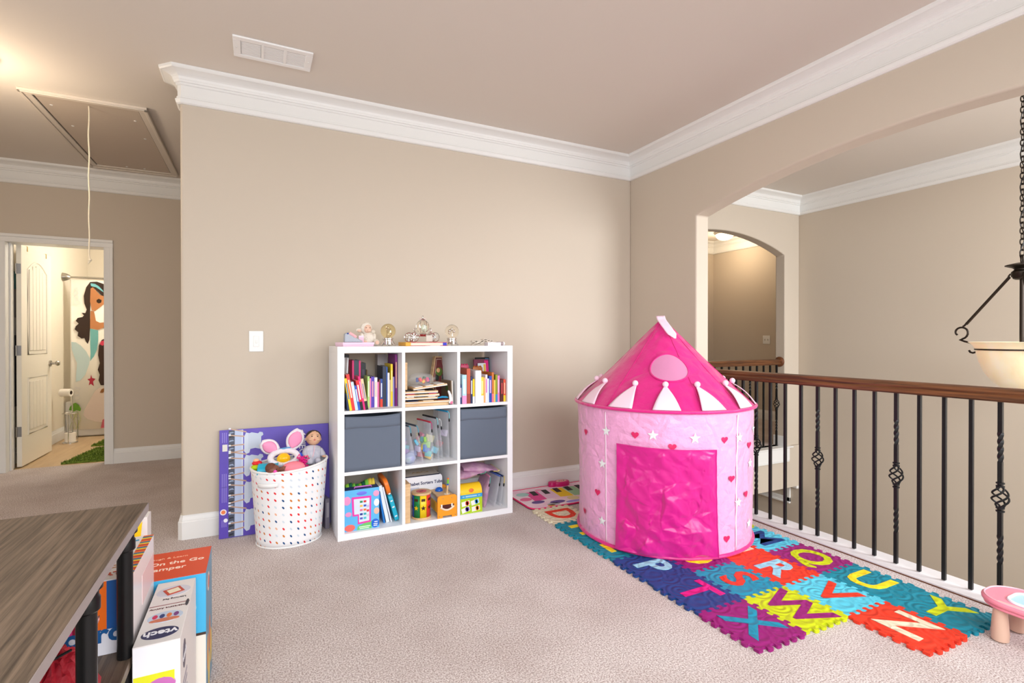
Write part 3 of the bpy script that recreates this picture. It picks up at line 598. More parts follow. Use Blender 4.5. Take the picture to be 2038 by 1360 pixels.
# upper-right cubby
for lab, x, th, h, c, p, c2 in (
  ('short navy book at the left edge of the upper-right cubby', -1.7180,.0100,.122,(38,64,120),(240,230,230),None),
  ('thick light blue book with pink base in the upper-right cubby', -1.7040,.0300,.186,(176,216,232),(236,244,250),(240,150,200)),
  ('tall rust red book in the upper-right cubby', -1.6720,.0240,.226,(188,84,58),None,(150,60,50)),
  ('navy book with white spine lettering in the upper-right cubby', -1.6460,.0140,.174,(30,44,84),(240,240,244),None),
  ('short yellow and white book in the upper-right cubby', -1.6310,.0130,.157,(250,206,30),None,(230,232,236)),
  ('yellow book with white label in the upper-right cubby', -1.5740,.0190,.168,(250,212,60),(250,240,170),(240,240,240)),
  ('orange-tan book right of the yellow labelled book', -1.5540,.0120,.165,(232,170,110),None,None),
  ('white and pink book in the upper-right cubby', -1.5410,.0130,.183,(240,226,236),(200,60,180),None),
  ('thin pale blue book in the upper-right cubby', -1.5270,.0110,.157,(210,226,240),None,None),
  ('royal blue book in the upper-right cubby', -1.5150,.0190,.173,(28,70,170),(220,180,220),None),
  ('orange book in the upper-right cubby', -1.4950,.0140,.196,(200,110,40),None,(230,120,140)),
  ('short yellow booklet in the upper-right cubby', -1.4800,.0100,.146,(240,204,90),None,None),
  ('olive and teal book in the upper-right cubby', -1.4690,.0150,.180,(134,150,30),None,(40,140,190)),
  ('pink spined book in the upper-right cubby', -1.4530,.0140,.174,(238,130,190),(250,200,230),None),
  ('dark brown-red book in the upper-right cubby', -1.4330,.0220,.146,(84,36,34),(190,60,60),None),
  ('small orange-red book with yellow base at the right of the upper-right cubby', -1.4100,.0150,.147,(234,80,50),(250,190,160),(250,200,40))):
    book(lab, x, SY+.02, Z2, th, h, .16, c, 0, p, g3, c2=c2)
book('white magazine holder standing in the upper-right cubby', -1.6165, SY+.008, Z2, .040, .212, .22, (236,238,242), 0, None, None, name='magazine_holder')
def cover_book(label, x0, x1, y, z, h, c, c2=None, lean=-8, name='book', top=None):
    """book whose front cover faces the room, leaning back a little"""
    t = thing(name, label, 'book', (x0, y, z), group=g3, rot=(R(lean), 0, 0)); w = x1-x0
    box('cover', cmat(c), t, 0,w,0,.012,0,h, bevel=.001); box('pages', pagem, t, .002,w-.002,.001,.011,.002,h+.0004)
    if c2: box('cover_print', cmat(c2), t, w*.7,w*.96,-.001,.001,.01,h*.97)
    if top:
        m = MB()
        for k in range(3): m.ball((w*(.2+.3*k),.006,h-.004),(w*.17,.006,.018),14,8)
        m.build('cover_scallop', cmat(c), t)
    return t
cover_book('black book leaning at the back of the upper-right cubby', -1.497,-1.392,SY+.26,Z2,.290,(18,18,22),(90,150,200))
cover_book('dark magenta book leaning at the back of the upper-right cubby', -1.522,-1.408,SY+.235,Z2,.276,(126,34,72),(236,20,130))
cover_book('white book with yellow figure leaning at the back of the upper-right cubby', -1.50,-1.44,SY+.215,Z2,.250,(222,228,234),(236,190,70))
cover_book('brown scallop-topped board book in the upper-right cubby', -1.548,-1.476,SY+.192,Z2,.222,(176,96,26),None,top=True)
cover_book('pink scallop-topped board book behind the white magazine holder', -1.615,-1.555,SY+.25,Z2,.235,(206,56,100),None,top=True)
# ------------------------------------------------------------------ wooden puzzles in the upper-middle cubby
ply = wood_mat('light_plywood', (226,194,150), (206,166,120), (8,50,50), .55, bump=.05)
t = thing('puzzle_box', 'low wooden tray box at the bottom of the puzzle pile', 'puzzle', (-2.076, SY+.03, Z2)); 
box('tray_side', ply, t, 0,.285,0,.20,0,.020, bevel=.001); box('tray_recess', cmat((60,46,40)), t, .008,.277,.012,.19,.018,.0205)
def board(label, x0, x1, z, th, c, y=.02, dep=.21, rz=0, tiltx=0, tilty=0):
    t = thing('puzzle_board', label, 'puzzle', (x0, SY+y, z), rot=(R(tiltx), R(tilty), R(rz)), group='wooden puzzle boards in the upper-middle cubby'); w = x1-x0
    box('board', ply, t, 0,w,0,dep,0,th, bevel=.001); box('backing', cmat((236,234,230)), t, 0,w,-.0008,.004,0,th*.4)
    for k in range(3): box('puzzle_piece', cmat(c[k % len(c)], .5), t, w*(.06+.32*k),w*(.28+.32*k),.004,dep*.9,th,th+.004, bevel=.001)
    return t
board('wide wooden puzzle board lying on the tray box', -2.076,-1.775, Z2+.0215,.010, [(30,50,90),(230,210,180),(120,50,60)], y=.012)
board('lower wooden puzzle board with white pieces in the pile', -2.076,-1.862, Z2+.043,.012, [(240,240,240),(40,40,44),(240,240,240)], dep=.19, y=.025)
board('wooden puzzle board with red pegs in the middle of the pile', -2.076,-1.857, Z2+.062,.012, [(200,50,90),(30,26,28)], dep=.19, y=.02)
board('upper wooden puzzle board in the pile', -2.076,-1.864, Z2+.081,.013, [(36,34,36),(220,216,210)], dep=.19, y=.025)
board('wooden puzzle board tilted on top of the pile', -2.020,-1.800, Z2+.1005,.012, [(240,238,234)], dep=.17, y=.03, tilty=-6)
t = thing('wooden_block', 'upright light wood block at the left of the upper-middle cubby', 'block', (-2.0765, SY+.06, Z2+.1005)); box('block_body', ply, t, 0,.026,0,.10,0,.170, bevel=.002); box('block_cap', ply, t, -.0,.0262,-.001,.03,.158,.1705, bevel=.001)
mesh_bag = M('clear_bag', (232,236,240), .25, alpha=.16)
def lumpy(label, name, cat, loc, r, mat, seed=0, amp=.15, floor_=True, group=None, parts=None, rz=0):
    t = thing(name, label, cat, loc, rz, group)
    def fn(u, v):
        a = u*2*PI; b = -PI/2+PI*v; x, y, z = math.cos(b)*math.cos(a), math.cos(b)*math.sin(a), math.sin(b)
        k = 1+amp*wob(x, y, z, 1.2, seed)
        zz = z*r[2]*k+r[2]
        return (x*r[0]*k, y*r[1]*k, max(zz, 0) if floor_ else zz)
    MB().grid(fn, 28, 16, True).build('bag_film' if parts else name+'_body', mat, t)
    if parts:
        rnd = random.Random(seed)
        for k, c_ in enumerate(parts):
            a = k*2.4; q = .55*math.sqrt((k+.5)/len(parts))
            x, y = math.cos(a)*q*r[0], math.sin(a)*q*r[1]
            s = r[2]*.34
            mt = Matrix.Translation((x, y, s+r[2]*(.25+.55*rnd.random()))) @ Euler((rnd.random()*3, rnd.random()*3, rnd.random()*3)).to_matrix().to_4x4()
            MB().box(-s,s,-s*.7,s*.7,-s*.6,s*.6, mt).build('toy_piece', cmat(c_, .4), t, bevel=s*.2)
    return t
lumpy('clear bag of red and orange toy pieces on top of the puzzle pile', 'toy_bag', 'bag', (-1.945, SY+.10, Z2+.121), (.085,.06,.04), mesh_bag, 3, .2, parts=[(226,44,40),(240,130,30),(236,190,40),(40,110,60),(60,90,170),(220,60,120),(250,250,250),(226,44,40),(30,70,150)])
# elongated octagonal puzzle leaning at the back
t = thing('coffin_shaped_puzzle', 'long eight-sided wooden puzzle with dark red face leaning at the back', 'puzzle', (-1.765, SY+.262, Z2), rot=(R(-6), 0, R(14)))
oc = [(-.028,0),(.028,0),(.058,.08),(.058,.17),(.026,.302),(-.026,.302),(-.058,.17),(-.058,.08)]
MB().prism(oc, 'y', 0, .03).build('puzzle_frame', ply, t); ins = lambda s: [(p[0]*s, (p[1]-.151)*(1-(1-s)*.5)+.151) for p in oc]
MB().prism(ins(.86), 'y', -.002, .001).build('puzzle_face', cmat((118,52,52)), t); MB().prism(ins(.74), 'y', -.003, -.001).build('puzzle_border', cmat((206,180,160)), t); MB().prism(ins(.68), 'y', -.004, -.002).build('puzzle_picture', cmat((112,48,48)), t)
MB().ball((-.006,-.004,.195),(.028,.003,.030),14,8).build('green_figure', cmat((84,110,40)), t); MB().ball((-.012,-.006,.205),(.014,.003,.016),14,8).build('face_figure', cmat((226,170,120)), t)
for x in (-.024,.026): MB().ball((x,-.004,.155),(.015,.003,.022),14,8).build('dark_figure', cmat((40,50,44)), t)
t = thing('picture_board', 'brown picture panel with white edge standing at the front right of the puzzles', 'puzzle', (-1.768, SY+.035, Z2), rot=(0,R(-2),R(8)))
box('panel_board', cmat((112,92,72)), t, -.004,.003,0,.14,0,.152, bevel=.0005); box('panel_edge', cmat((240,236,228)), t, .003,.010,0,.14,0,.150); MB().ball((-.0045,.06,.10),(.002,.02,.02),12,8).build('leaf_print', cmat((60,90,40)), t)
t = thing('toy_figurine', 'small white and pink toy leaning on the picture panel', 'toy', (-1.788, SY+.018, Z2))
MB().tube([(0,0,.008),(.006,0,.03),(.002,0,.06),(-.008,0,.085),(-.012,0,.09)], [.009,.011,.009,.007,.003], 10).build('figurine_body', cmat((240,238,240)), t); MB().ball((.008,-.004,.014),.011,12,8).build('figurine_base', cmat((230,120,160)), t)
t = tag(MB().tube([(-1.868+.0,SY+.02,Z2+.047),(-1.84,SY+.018,Z2+.052),(-1.815,SY+.02,Z2+.05),(-1.80,SY+.022,Z2+.047)], [.006,.009,.009,.005], 10, flat=.7).build('toy_fish', cmat((40,150,200)), None), 'small turquoise toy on the end of the wide puzzle board', 'toy')
# ------------------------------------------------------------------ zip pouches
film = M('pouch_mesh_fabric', (234, 236, 244), .4, alpha=.27, bump=(60,.4,.004))
filmp = M('pouch_mesh_pink', (232, 190, 214), .5, alpha=.72, bump=(50,.5,.005), var=(22,(206,150,196)))
def pouch(label, loc, w, h, th, rz, lean, zipc, mat=film, pieces=None, cord_c=(40,160,190), seed=0, roll=0, group='zipped mesh pouches'):
    """upright pouch: local x = thickness, y = width, z = height; zipper along the top"""
    t = thing('zip_pouch', label, 'pouch', loc, group=group, rot=(R(roll), R(lean), R(rz)))
    def fn(u, v):
        a = u*2*PI; k = math.sin(PI*min(1, v*1.0+.12))**.8 if v < .88 else .30*(1-v)/.12+.06
        x = math.copysign(abs(math.cos(a))**.8, math.cos(a))*th/2*max(.08, k)*(1+.25*wob(math.sin(a), v*3, u*3, 1.2, seed))
        y = math.sin(a)*w/2*(1-.10*v*v)*(1+.02*math.sin(v*9+seed))
        return (x, y, v*h)
    MB().grid(fn, 24, 16, True).build('pouch_body', mat, t)
    box('zipper_tape', cmat(zipc, .5), t, -.0035,.0035,-w*.455,w*.455,h-.006,h+.004, bevel=.001)
    cdp = MB().tube([(0,-w*.45,h),(.002,-w*.5,h-.006),(.004,-w*.505,h-.03),(.003,-w*.50,h-.045)], .002, 6).build('pull_cord', cmat(cord_c, .5), t)
    MB().ball((.003,-w*.50,h-.055),(.005,.005,.012),10,8).build('pull_bead', cmat((18,18,20),.4), cdp)
    if pieces:
        rnd = random.Random(seed+5)
        for k, c_ in enumerate(pieces):
            s = .020+.009*rnd.random()
            mt = Matrix.Translation((th*.30*(rnd.random()-.5)-th*.12, (rnd.random()-.5)*w*.62, .02+h*.52*((k+.5)/len(pieces)))) @ Euler((rnd.random()*.6, rnd.random()*.5, rnd.random()*3)).to_matrix().to_4x4()
            MB().box(-s*.35,s*.35,-s,s,-s*.8,s*.8, mt).build('puzzle_piece', cmat(c_, .5), t, bevel=.003)
    return t
PAL = [(236,196,70),(226,90,90),(90,190,190),(150,200,90),(240,214,90),(230,120,150),(110,150,220),(236,206,80),(220,80,100),(120,200,190),(160,210,110),(110,190,220)]
pouch('mesh pouch of pastel pieces slumped at the left of the centre cubby', (-2.030, SY+.13, Z1+.001), .17,.235,.050, 13,-8,(70,80,90), pieces=[(150,150,220),(190,160,210),(140,200,210),(200,170,200),(150,170,220)], seed=1)
pouch('second mesh pouch leaning left in the centre cubby', (-1.972, SY+.14, Z1+.001), .18,.235,.034, 13,-11,(60,70,80), pieces=[(170,180,220),(200,190,220),(90,190,220)], seed=2)
pouch('mesh pouch full of bright puzzle pieces with red zipper', (-1.912, SY+.15, Z1+.001), .19,.245,.072, 13,-2,(200,40,60), pieces=PAL+PAL[:6], cord_c=(190,40,120), seed=3)
pouch('narrow mesh pouch with black zipper in the centre cubby', (-1.862, SY+.16, Z1+.001), .19,.268,.020, 13,-4,(26,24,26), seed=4, cord_c=(130,200,210), pieces=[(120,180,200),(230,220,170)])
pouch('flat pale mesh pouch behind the black-zipped one', (-1.836, SY+.17, Z1+.001), .19,.255,.018, 13,-4,(210,206,200), seed=5, cord_c=(210,210,210))
pouch('tall mesh pouch with bright blue zipper in the centre cubby', (-1.795, SY+.17, Z1+.001), .20,.302,.028, 13,-1,(20,150,200), seed=6, cord_c=(130,210,220), pieces=[(200,210,90),(220,120,120),(180,140,170),(210,200,220)], roll=0)
lumpy('round clear bag of iridescent beads at the front of the centre cubby', 'bead_bag', 'bag', (-2.040, SY+.045, Z1+.001), (.036,.038,.036), M('bead_film', (200,210,236), .15, alpha=.55, coat=.4), 9, .1, parts=[(150,160,240),(190,230,220),(220,190,240),(140,200,240),(240,240,200),(120,130,230),(230,230,250),(170,220,190)])
# lower-right cubby
t = thing('toy_chest_box', 'yellow and green treasure chest shaped puzzle box in the lower-right cubby', 'box', (-1.718, SY+.014, Z0))
prf = [(0,0),(.11,0),(.11,.125)]+[(.055+.055*math.cos(R(180*k/12)), .125+.055*math.sin(R(180*k/12))) for k in range(1,12)]+[(0,.125)]
MB().prism(prf, 'x', 0, .150).build('chest_body', cmat((250,206,24)), t, smooth=30)
box('blue_band', cmat((52,160,222)), t, -.0004,.1504,-.0008,.111,.098,.122); box('green_base', cmat((180,214,40)), t, -.0004,.1504,-.0008,.111,0,.098)
for i, (x, z, c_, a) in enumerate(((.035,.066,(236,72,50),8),(.10,.068,(60,170,230),14),(.035,.026,(92,50,170),16),(.105,.026,(246,150,30),6))):
    mt = Matrix.Translation((x,-.0012,z)) @ Matrix.Rotation(R(-a),4,'Y')
    cr = box('picture_card', cmat((250,248,244)), t, -.028,.028,-.0006,.0006,-.015,.015, mtx=mt); MB().box(-.002,.024,-.0008,0,-.011,.011,mt).box(.004,.016,-.0008,0,-.015,.015,mt).build('puzzle_print', cmat(c_), cr, smooth=0); 
MB().box(.012,.028,-.0014,0,.107,.113).box(.034,.112,-.0014,0,.105,.115).box(.120,.136,-.0014,0,.107,.113).build('band_print', cmat((170,216,240)), t, smooth=0)
MB().ball((.075,.004,.142),(.018,.004,.016),12,8).build('lid_picture', cmat((236,120,60)), t)
G_ = 'pink pouches in the lower-right cubby'
pouch('pale pouch with green cord stacked above the yellow chest box', (-1.712, SY+.17, Z0+.215), .20,.20,.055, 0,84,(120,190,170), mat=filmp, seed=12, cord_c=(80,170,140), group=G_)
pouch('pink mesh pouch lying on top in the lower-right cubby', (-1.655, SY+.19, Z0+.262), .20,.25,.06, -6,96,(228,210,150), mat=filmp, seed=11, cord_c=(236,214,120), group=G_)
pouch('deep pink mesh pouch standing behind the yellow chest box', (-1.520, SY+.17, Z0+.001), .20,.205,.055, -4,12,(238,150,190), mat=filmp, seed=13, cord_c=(90,180,170), group=G_)
pouch('white mesh pouch sliding forward at the right of the lower-right cubby', (-1.468, SY+.16, Z0+.001), .22,.205,.040, 4,13,(90,120,200), mat=film, seed=14, cord_c=(60,60,70), group=G_)
pouch('clear pouch at the far right of the lower-right cubby', (-1.425, SY+.15, Z0+.001), .22,.200,.024, 3,7,(40,60,110), mat=film, seed=15, cord_c=(230,200,80), group=G_)
# lower-middle cubby
t = thing('wooden_box', 'upright pale wood block at the left of the lower-middle cubby', 'block', (-2.0765, SY+.014, Z0)); box('block_body', ply, t, 0,.032,0,.14,0,.238, bevel=.002); box('block_lid', ply, t, 0,.0325,-.0006,.141,.226,.2385, bevel=.001)
t = thing('alphabet_box', 'white lettered alphabet toy box at the back of the lower-middle cubby', 'box', (-2.036, SY+.20, Z0)); w = .258
rp = [(0,0),(w,0),(w,.205)]+[(w-.025+.025*math.sin(R(90-18*k)), .205+.025*math.cos(R(90-18*k))) for k in range(6)]+[(0,.230)]
MB().prism(rp, 'y', 0, .16).build('box_body', cmat((244,244,250)), t, smooth=30); MB().box(.01,w-.02,.002,.16,.2302,.2312).build('box_lid', cmat((216,206,196)), t)
box('lid_line', cmat((30,36,60)), t, 0,w-.018,-.0008,.004,.226,.232)
text('box_text', 'Alphabet Sorters Tubs', .028, cmat((32,34,90)), t, (w/2,-.001,.180), FRONT, bold=.0006); text('box_text', 'ABCs', .05, cmat((190,160,120)), t, (w/2,.08,.2314), (0,0,0), bold=.001)
MB().box(.02,.10,-.0008,.0004,.150,.153).box(.02,.14,-.0008,.0004,.142,.144).build('small_print', cmat((150,164,212)), t, smooth=0)
t = thing('shape_sorter', 'round wooden shape sorter drum with red top spot', 'toy', (-1.955, SY+.085, Z0))
MB().lathe([(.062,0),(.062,.012)], 40).build('drum_base', ply, t, bevel=.002); MB().lathe([(.062,.150),(.062,.164)], 40).build('drum_top', ply, t, bevel=.003)
MB().lathe([(0,.1642),(.033,.1646),(.033,.1640)], 28, caps=False).build('top_spot', cmat((206,66,70)), t); MB().box(-.014,.014,-.006,.006,.1645,.1652, Matrix.Rotation(R(30),4,'Z')).build('top_slot', cmat((120,30,36)), t)
cols = [(240,206,20),(228,60,40),(26,80,190),(20,130,70)]
a0 = R(-140)
for k in range(8):
    c_ = cols[(k+3) % 4]; aa = R(-160+45*k)
    pnl = MB().grid(lambda u, v: (.055*math.cos(aa+R(43)*u), .055*math.sin(aa+R(43)*u), .012+.138*v), 8, 1).build('side_panel', cmat(c_), t, solid=.004)
    am = aa+R(21); nx, ny = math.cos(am), math.sin(am); tx, ty = -ny, nx
    def dec(poly, zc, off, nm, cc):
        MB().raw([(nx*off+tx*p[0], ny*off+ty*p[0], zc+p[1]) for p in poly], [tuple(range(len(poly)))]).build(nm, cmat(cc), pnl, smooth=0)
    dec([(-.012,-.008),(.012,-.008),(.012,.008),(-.012,.008)], .122, .0582, 'square_hole', (70,44,26))
    dec([((.017 if q % 2 == 0 else .007)*math.sin(2*PI*q/10), (.017 if q % 2 == 0 else .007)*math.cos(2*PI*q/10)) for q in range(10)], .072, .0582, 'star_hole', (246,200,20) if c_ == (20,130,70) else (60,30,30))
t = thing('pounding_bench', 'orange wooden hippo-faced pounding bench toy', 'toy', (-1.874, SY+.004, Z0))
orange = M('orange_lacquer', (245,158,40), .35)
def face_pl(y, h): 
    w = .128; pts = [(0,0),(.034,0),(.034,.012),(.094,.012),(.094,0),(w,0),(w,h-.02)]+[(w-.02+.02*math.cos(R(15*k)), h-.02+.02*math.sin(R(15*k))) for k in range(1,7)]+[(.02-.02*math.sin(R(15*k)), h-.02+.02*math.cos(R(15*k))) for k in range(0,7)]
    return MB().prism(pts, 'y', y, y+.010)
f_ = face_pl(0, .140).build('front_plate', orange, t, smooth=30); face_pl(.21, .150).build('rear_plate', orange, t, smooth=30)
MB().box(.012,.116,.010,.21,.118,.130).build('bench_top', ply, t, bevel=.002); MB().box(.004,.010,.010,.21,.03,.09).build('bench_side', M('yellow_lacquer',(236,176,30),.4), t); MB().box(.118,.124,.010,.21,.03,.09).build('bench_side', M('yellow_lacquer',(236,176,30),.4), t)
MB().ball((.058,.15,.132),(.026,.026,.022),20,12).build('blue_ball', M('blue_lacquer',(24,96,200),.15), t)
MB().tube([(.018+.09*k/10,-.001,.068-.02*math.sin(PI*k/10)*1.0) for k in range(11)], .006, 8).build('smile_rim', cmat((236,216,190)), f_); MB().prism([(.018,.082)]+[(.018+.09*k/10,.066-.018*math.sin(PI*k/10)) for k in range(11)]+[(.108,.082)], 'y', -.0012, .001).build('mouth_slot', cmat((80,30,26)), f_)
for x in (.026,.094): box('tooth', cmat((248,246,240)), f_, x-.005,x+.005,-.003,.001,.066,.086, bevel=.002)
for x, z in ((.035,.122),(.094,.122),(.012,.012),(.118,.012)): MB().cyl((x,-.0015,z),(x,.001,z),.003,n=10).build('screw', satin, f_)
ml = MB().cyl((.082,.06,.130),(.088,.06,.205),.006,n=10).build('mallet_handle', ply, t); MB().cyl((.0875,.06,.195),(.0895,.06,.225),.0065,n=10).build('mallet_tip', cmat((120,200,60)), ml); MB().ball((.0895,.06,.226),.007,10,8).build('mallet_ball', cmat((240,110,50)), ml); MB().cyl((.0868,.06,.186),(.0876,.06,.196),.0066,n=10).build('mallet_band', cmat((40,90,190)), ml)
MB().lathe([(.0,.1302),(.02,.1302),(.02,.1315),(0,.1315)], 20, Matrix.Translation((.082,.06,0))).build('peg_rim', cmat((240,232,216)), t)
# lower-left cubby: electronic reader box (plain print), fabric, tablets
t = thing('reader_box', 'light blue boxed electronic reader set with pink framed button pad', 'box', (-2.430, SY+.03, Z0)); w, h = .200, .240
box('carton', cmat((96,184,236)), t, 0,w,0,.07,0,h, bevel=.001); box('carton_top', cmat((40,60,110)), t, .001,w-.001,.001,.069,h,h+.001); MB().tube([(w*.3,.03,h+.001),(w*.32,.03,h+.008),(w*.78,.03,h+.008),(w*.8,.03,h+.001)], .004, 6).build('carry_handle', cmat((200,110,200)), t)
fp = lambda nm, c_, x0, x1, z0, z1, d_=.0012, par=t: box(nm, cmat(c_), par, x0,x1,-d_,.0005,z0,z1, bevel=.0)
pad = MB().prism([(.045,.085),(.075,.085),(.075,.035),(.150,.040),(.153,.195),(.040,.198)], 'y', -.0012, .0005).build('pad_window', cmat((236,60,170)), t, smooth=0)
MB().prism([(.055,.095),(.082,.095),(.082,.046),(.141,.050),(.143,.184),(.052,.186)], 'y', -.0018, .0).build('button_pad', cmat((214,226,240)), pad, smooth=0)
bc = [(40,140,90),(216,56,60),(240,190,90),(60,90,190),(220,110,150),(240,120,50),(40,60,150),(40,170,180),(90,90,190),(70,190,210)]
for r_ in range(5):
    for q in range(2): box('pad_button', cmat(bc[r_*2+q]), pad, .087+.021*q,.103+.021*q,-.0026,-.0016,.160-.0245*r_,.172-.0245*r_, bevel=.0005)
for r_ in range(4): box('pad_picture', cmat([(236,240,250),(190,190,220),(214,70,80),(200,210,210)][r_]), pad, .126,.140,-.0026,-.0016,.155-.026*r_,.168-.026*r_)
MB().ball((.098,-.001,.216),(.030,.0012,.011),16,8).build('title_cloud', cmat((110,120,230)), t)
for x, z, rx, rz_, c_ in ((.014,.18,.022,.026,(232,150,200)),(.182,.205,.018,.018,(238,160,200)),(.184,.15,.016,.022,(236,240,246)),(.184,.10,.016,.02,(236,190,170)),(.03,.02,.03,.02,(240,110,100)),(.022,.10,.018,.014,(232,150,200))): MB().ball((x,-.0008,z),(rx,.0012,rz_),16,8).build('pastel_print', cmat(c_), t)
MB().prism([(.07,.002),(.155,.002),(.155,.045),(.12,.040),(.075,.022)], 'y', -.0011, .0005).build('green_print', cmat((110,200,110)), t, smooth=0)
MB().ball((.176,-.0008,.028),(.024,.0014,.026),18,8).build('blue_badge', cmat((20,100,210)), t); MB().box(.166,.190,-.0028,-.001,.022,.027).box(.166,.188,-.0028,-.001,.012,.017).box(.170,.190,-.0028,-.001,.034,.039).build('badge_lines', cmat((240,244,250)), t, smooth=0)
MB().box(.082,.148,-.0016,0,.0155,.0205).box(.086,.140,-.0016,0,.006,.0105).build('small_print', cmat((226,246,226)), t, smooth=0)
t = thing('striped_cloth_bundle', 'green striped stuffed cloth bundle behind the boxed reader', 'cloth toy', (-2.33, SY+.17, Z0))
gs = [(44,150,60),(150,210,60),(24,104,70),(120,196,70)]
for k in range(10):
    x = -.095+.019*k; zc = .235+.055*(k/9)
    MB().grid(lambda u, v: (x+.0195*v, .045*math.cos(u*2*PI)*(1-.02*k), zc-.10+(.06+.012*math.sin(k))*math.sin(u*2*PI)*(1-.05*k)+.1*.3+.006*v), 20, 2, True).build('cloth_stripe', cmat(gs[k % 4] if k < 8 else (230,200,70), .8), t, solid=.002)
box('cloth_core', cmat((60,110,60)), t, -.08,.06,-.03,.03,0,.21, bevel=.02)
for lab, x, th, h, c_, ln in (('blue thin tablet leaning beside the boxed reader', -2.193,.010,.200,(24,120,200),-9),('white picture book leaning beside the blue tablet', -2.176,.020,.235,(232,238,246),-12),('white slim tablet with dark edge leaning right', -2.150,.009,.225,(226,230,240),-13)):
    book(lab, x, SY+.08, Z0, th, h, .19, c_, ln, None, None)
t = thing('toy_tablet', 'turquoise and orange rounded toy tablet leaning at the right of the lower-left cubby', 'toy', (-2.122, SY+.07, Z0), rot=(0,R(-16),0))
def rr(y0, y1, z0, z1, r, n=6):
    out = []
    for cy_, cz_, a0 in ((y1-r,z0+r,-90),(y1-r,z1-r,0),(y0+r,z1-r,90),(y0+r,z0+r,180)):
        for k in range(n+1): a = R(a0+90*k/n); out.append((cy_+r*math.cos(a), cz_+r*math.sin(a)))
    return out
MB().prism([p for p in rr(0,.2,0,.17,.02)], 'x', 0, .026).build('tablet_body', cmat((30,178,206)), t, bevel=.003); MB().prism(rr(0,.2,.17,.275,.04), 'x', 0, .026).build('tablet_handle', cmat((238,120,30)), t, bevel=.004)
for z in (.03,.09,.13,.178): box('tablet_button', cmat((246,246,246)), t, .006,.020,-.002,.002,z,z+.008, bevel=.001)
# ------------------------------------------------------------------ on top of the shelf
ZT = 1.12
t = thing('pink_gift_box', 'flat pink box at the left end of the shelf top', 'box', (-2.345, -.395, ZT), rz=R(14)); 
box('box_base', cmat((226,190,214)), t, -.095,.095,0,.115,0,.022, bevel=.001); box('box_lid', cmat((236,206,228)), t, -.097,.097,-.002,.117,.010,.0245, bevel=.0015)
t = thing('glitter_shoe', 'small silver glitter baby shoe with pink ribbon on the pink box', 'shoe', (-2.375, -.345, ZT+.0247), rz=R(4))
shp = [(-.048,0),(.058,0),(.060,.008),(.045,.014),(.015,.030),(-.005,.052),(-.030,.058),(-.046,.050)]
MB().prism(shp, 'y', -.020, .020).build('shoe_upper', M('silver_glitter',(150,158,170),.45,.2,bump=(500,.6,.002),var=(300,(190,198,208))), t, bevel=.008, seg=3)
MB().tube([(-.02,-.021,.056),(0,-.022,.044),(.02,-.021,.030)], .004, 6, flat=2).build('ribbon', cmat((244,170,176)), t); MB().ball((-.03,-.022,.052),.005,8,6).build('blue_gem', cmat((40,70,160)), t)
t = thing('pink_card', 'small pink card standing behind the glitter shoe', 'card', (-2.318, -.318, ZT+.0247), rz=R(5)); box('card', cmat((244,196,220)), t, -.014,.016,0,.004,0,.040); box('card_band', cmat((250,220,234)), t, -.014,.016,-.0008,.001,.03,.040)
fur = M('lamb_fleece', (238,230,218), .95, bump=(90,.9,.008)); skin = M('lamb_face', (228,190,168), .8)
t = thing('plush_lamb', 'sitting cream plush lamb with pinkish face on the shelf top', 'plush toy', (-2.262, -.235, ZT))
def blob(name, mat, par, c, r, seed=0, amp=.05, nu=24, nv=16):
    m = MB(); base_ = []
    def fn(u, v):
        a = u*2*PI; b = -PI/2+PI*v; x, y, z = math.cos(b)*math.cos(a), math.cos(b)*math.sin(a), math.sin(b); k = 1+amp*wob(x*2, y*2, z*2, 2.2, seed)
        return (c[0]+x*r[0]*k, c[1]+y*r[1]*k, c[2]+z*r[2]*k)
    return m.grid(fn, nu, nv, True).build(name, mat, par)
blob('body', fur, t, (0,0,.045), (.046,.04,.045), 1, .06); hd = blob('head', fur, t, (-.012,-.008,.112), (.036,.034,.037), 2, .06)
blob('face', skin, hd, (-.008,-.030,.108), (.024,.018,.026), 3, .0); blob('muzzle', skin, hd, (.000,-.042,.098), (.014,.012,.012), 4, 0)
for x in (-.018,.004): MB().ball((x,-.046,.114),(.0035,.003,.0025),10,6).build('eye', cmat((80,60,54)), hd)
blob('ear', fur, hd, (-.052,-.006,.098), (.022,.010,.013), 5, .05); blob('ear', fur, hd, (.030,-.006,.090), (.016,.009,.012), 6, .05); blob('inner_ear', skin, hd, (-.054,-.013,.095), (.014,.006,.008), 6, 0)
for x in (-.028,.044): lg = blob('leg', fur, t, (x,-.038,.022), (.020,.030,.021), 7, .05); blob('foot_pad', skin, lg, (x,-.066,.022), (.012,.005,.013), 8, 0)
for x in (-.04,.036): blob('arm', fur, t, (x,-.022,.055), (.012,.014,.026), 9, .05)
silver = M('polished_silver', (225,222,218), .12, 1); glass = M('globe_glass', (255,250,240), .02, trans=1, ior=1.12, alpha=1); gold_glass = M('amber_globe_glass', (248,234,190), .03, trans=1, ior=1.12)
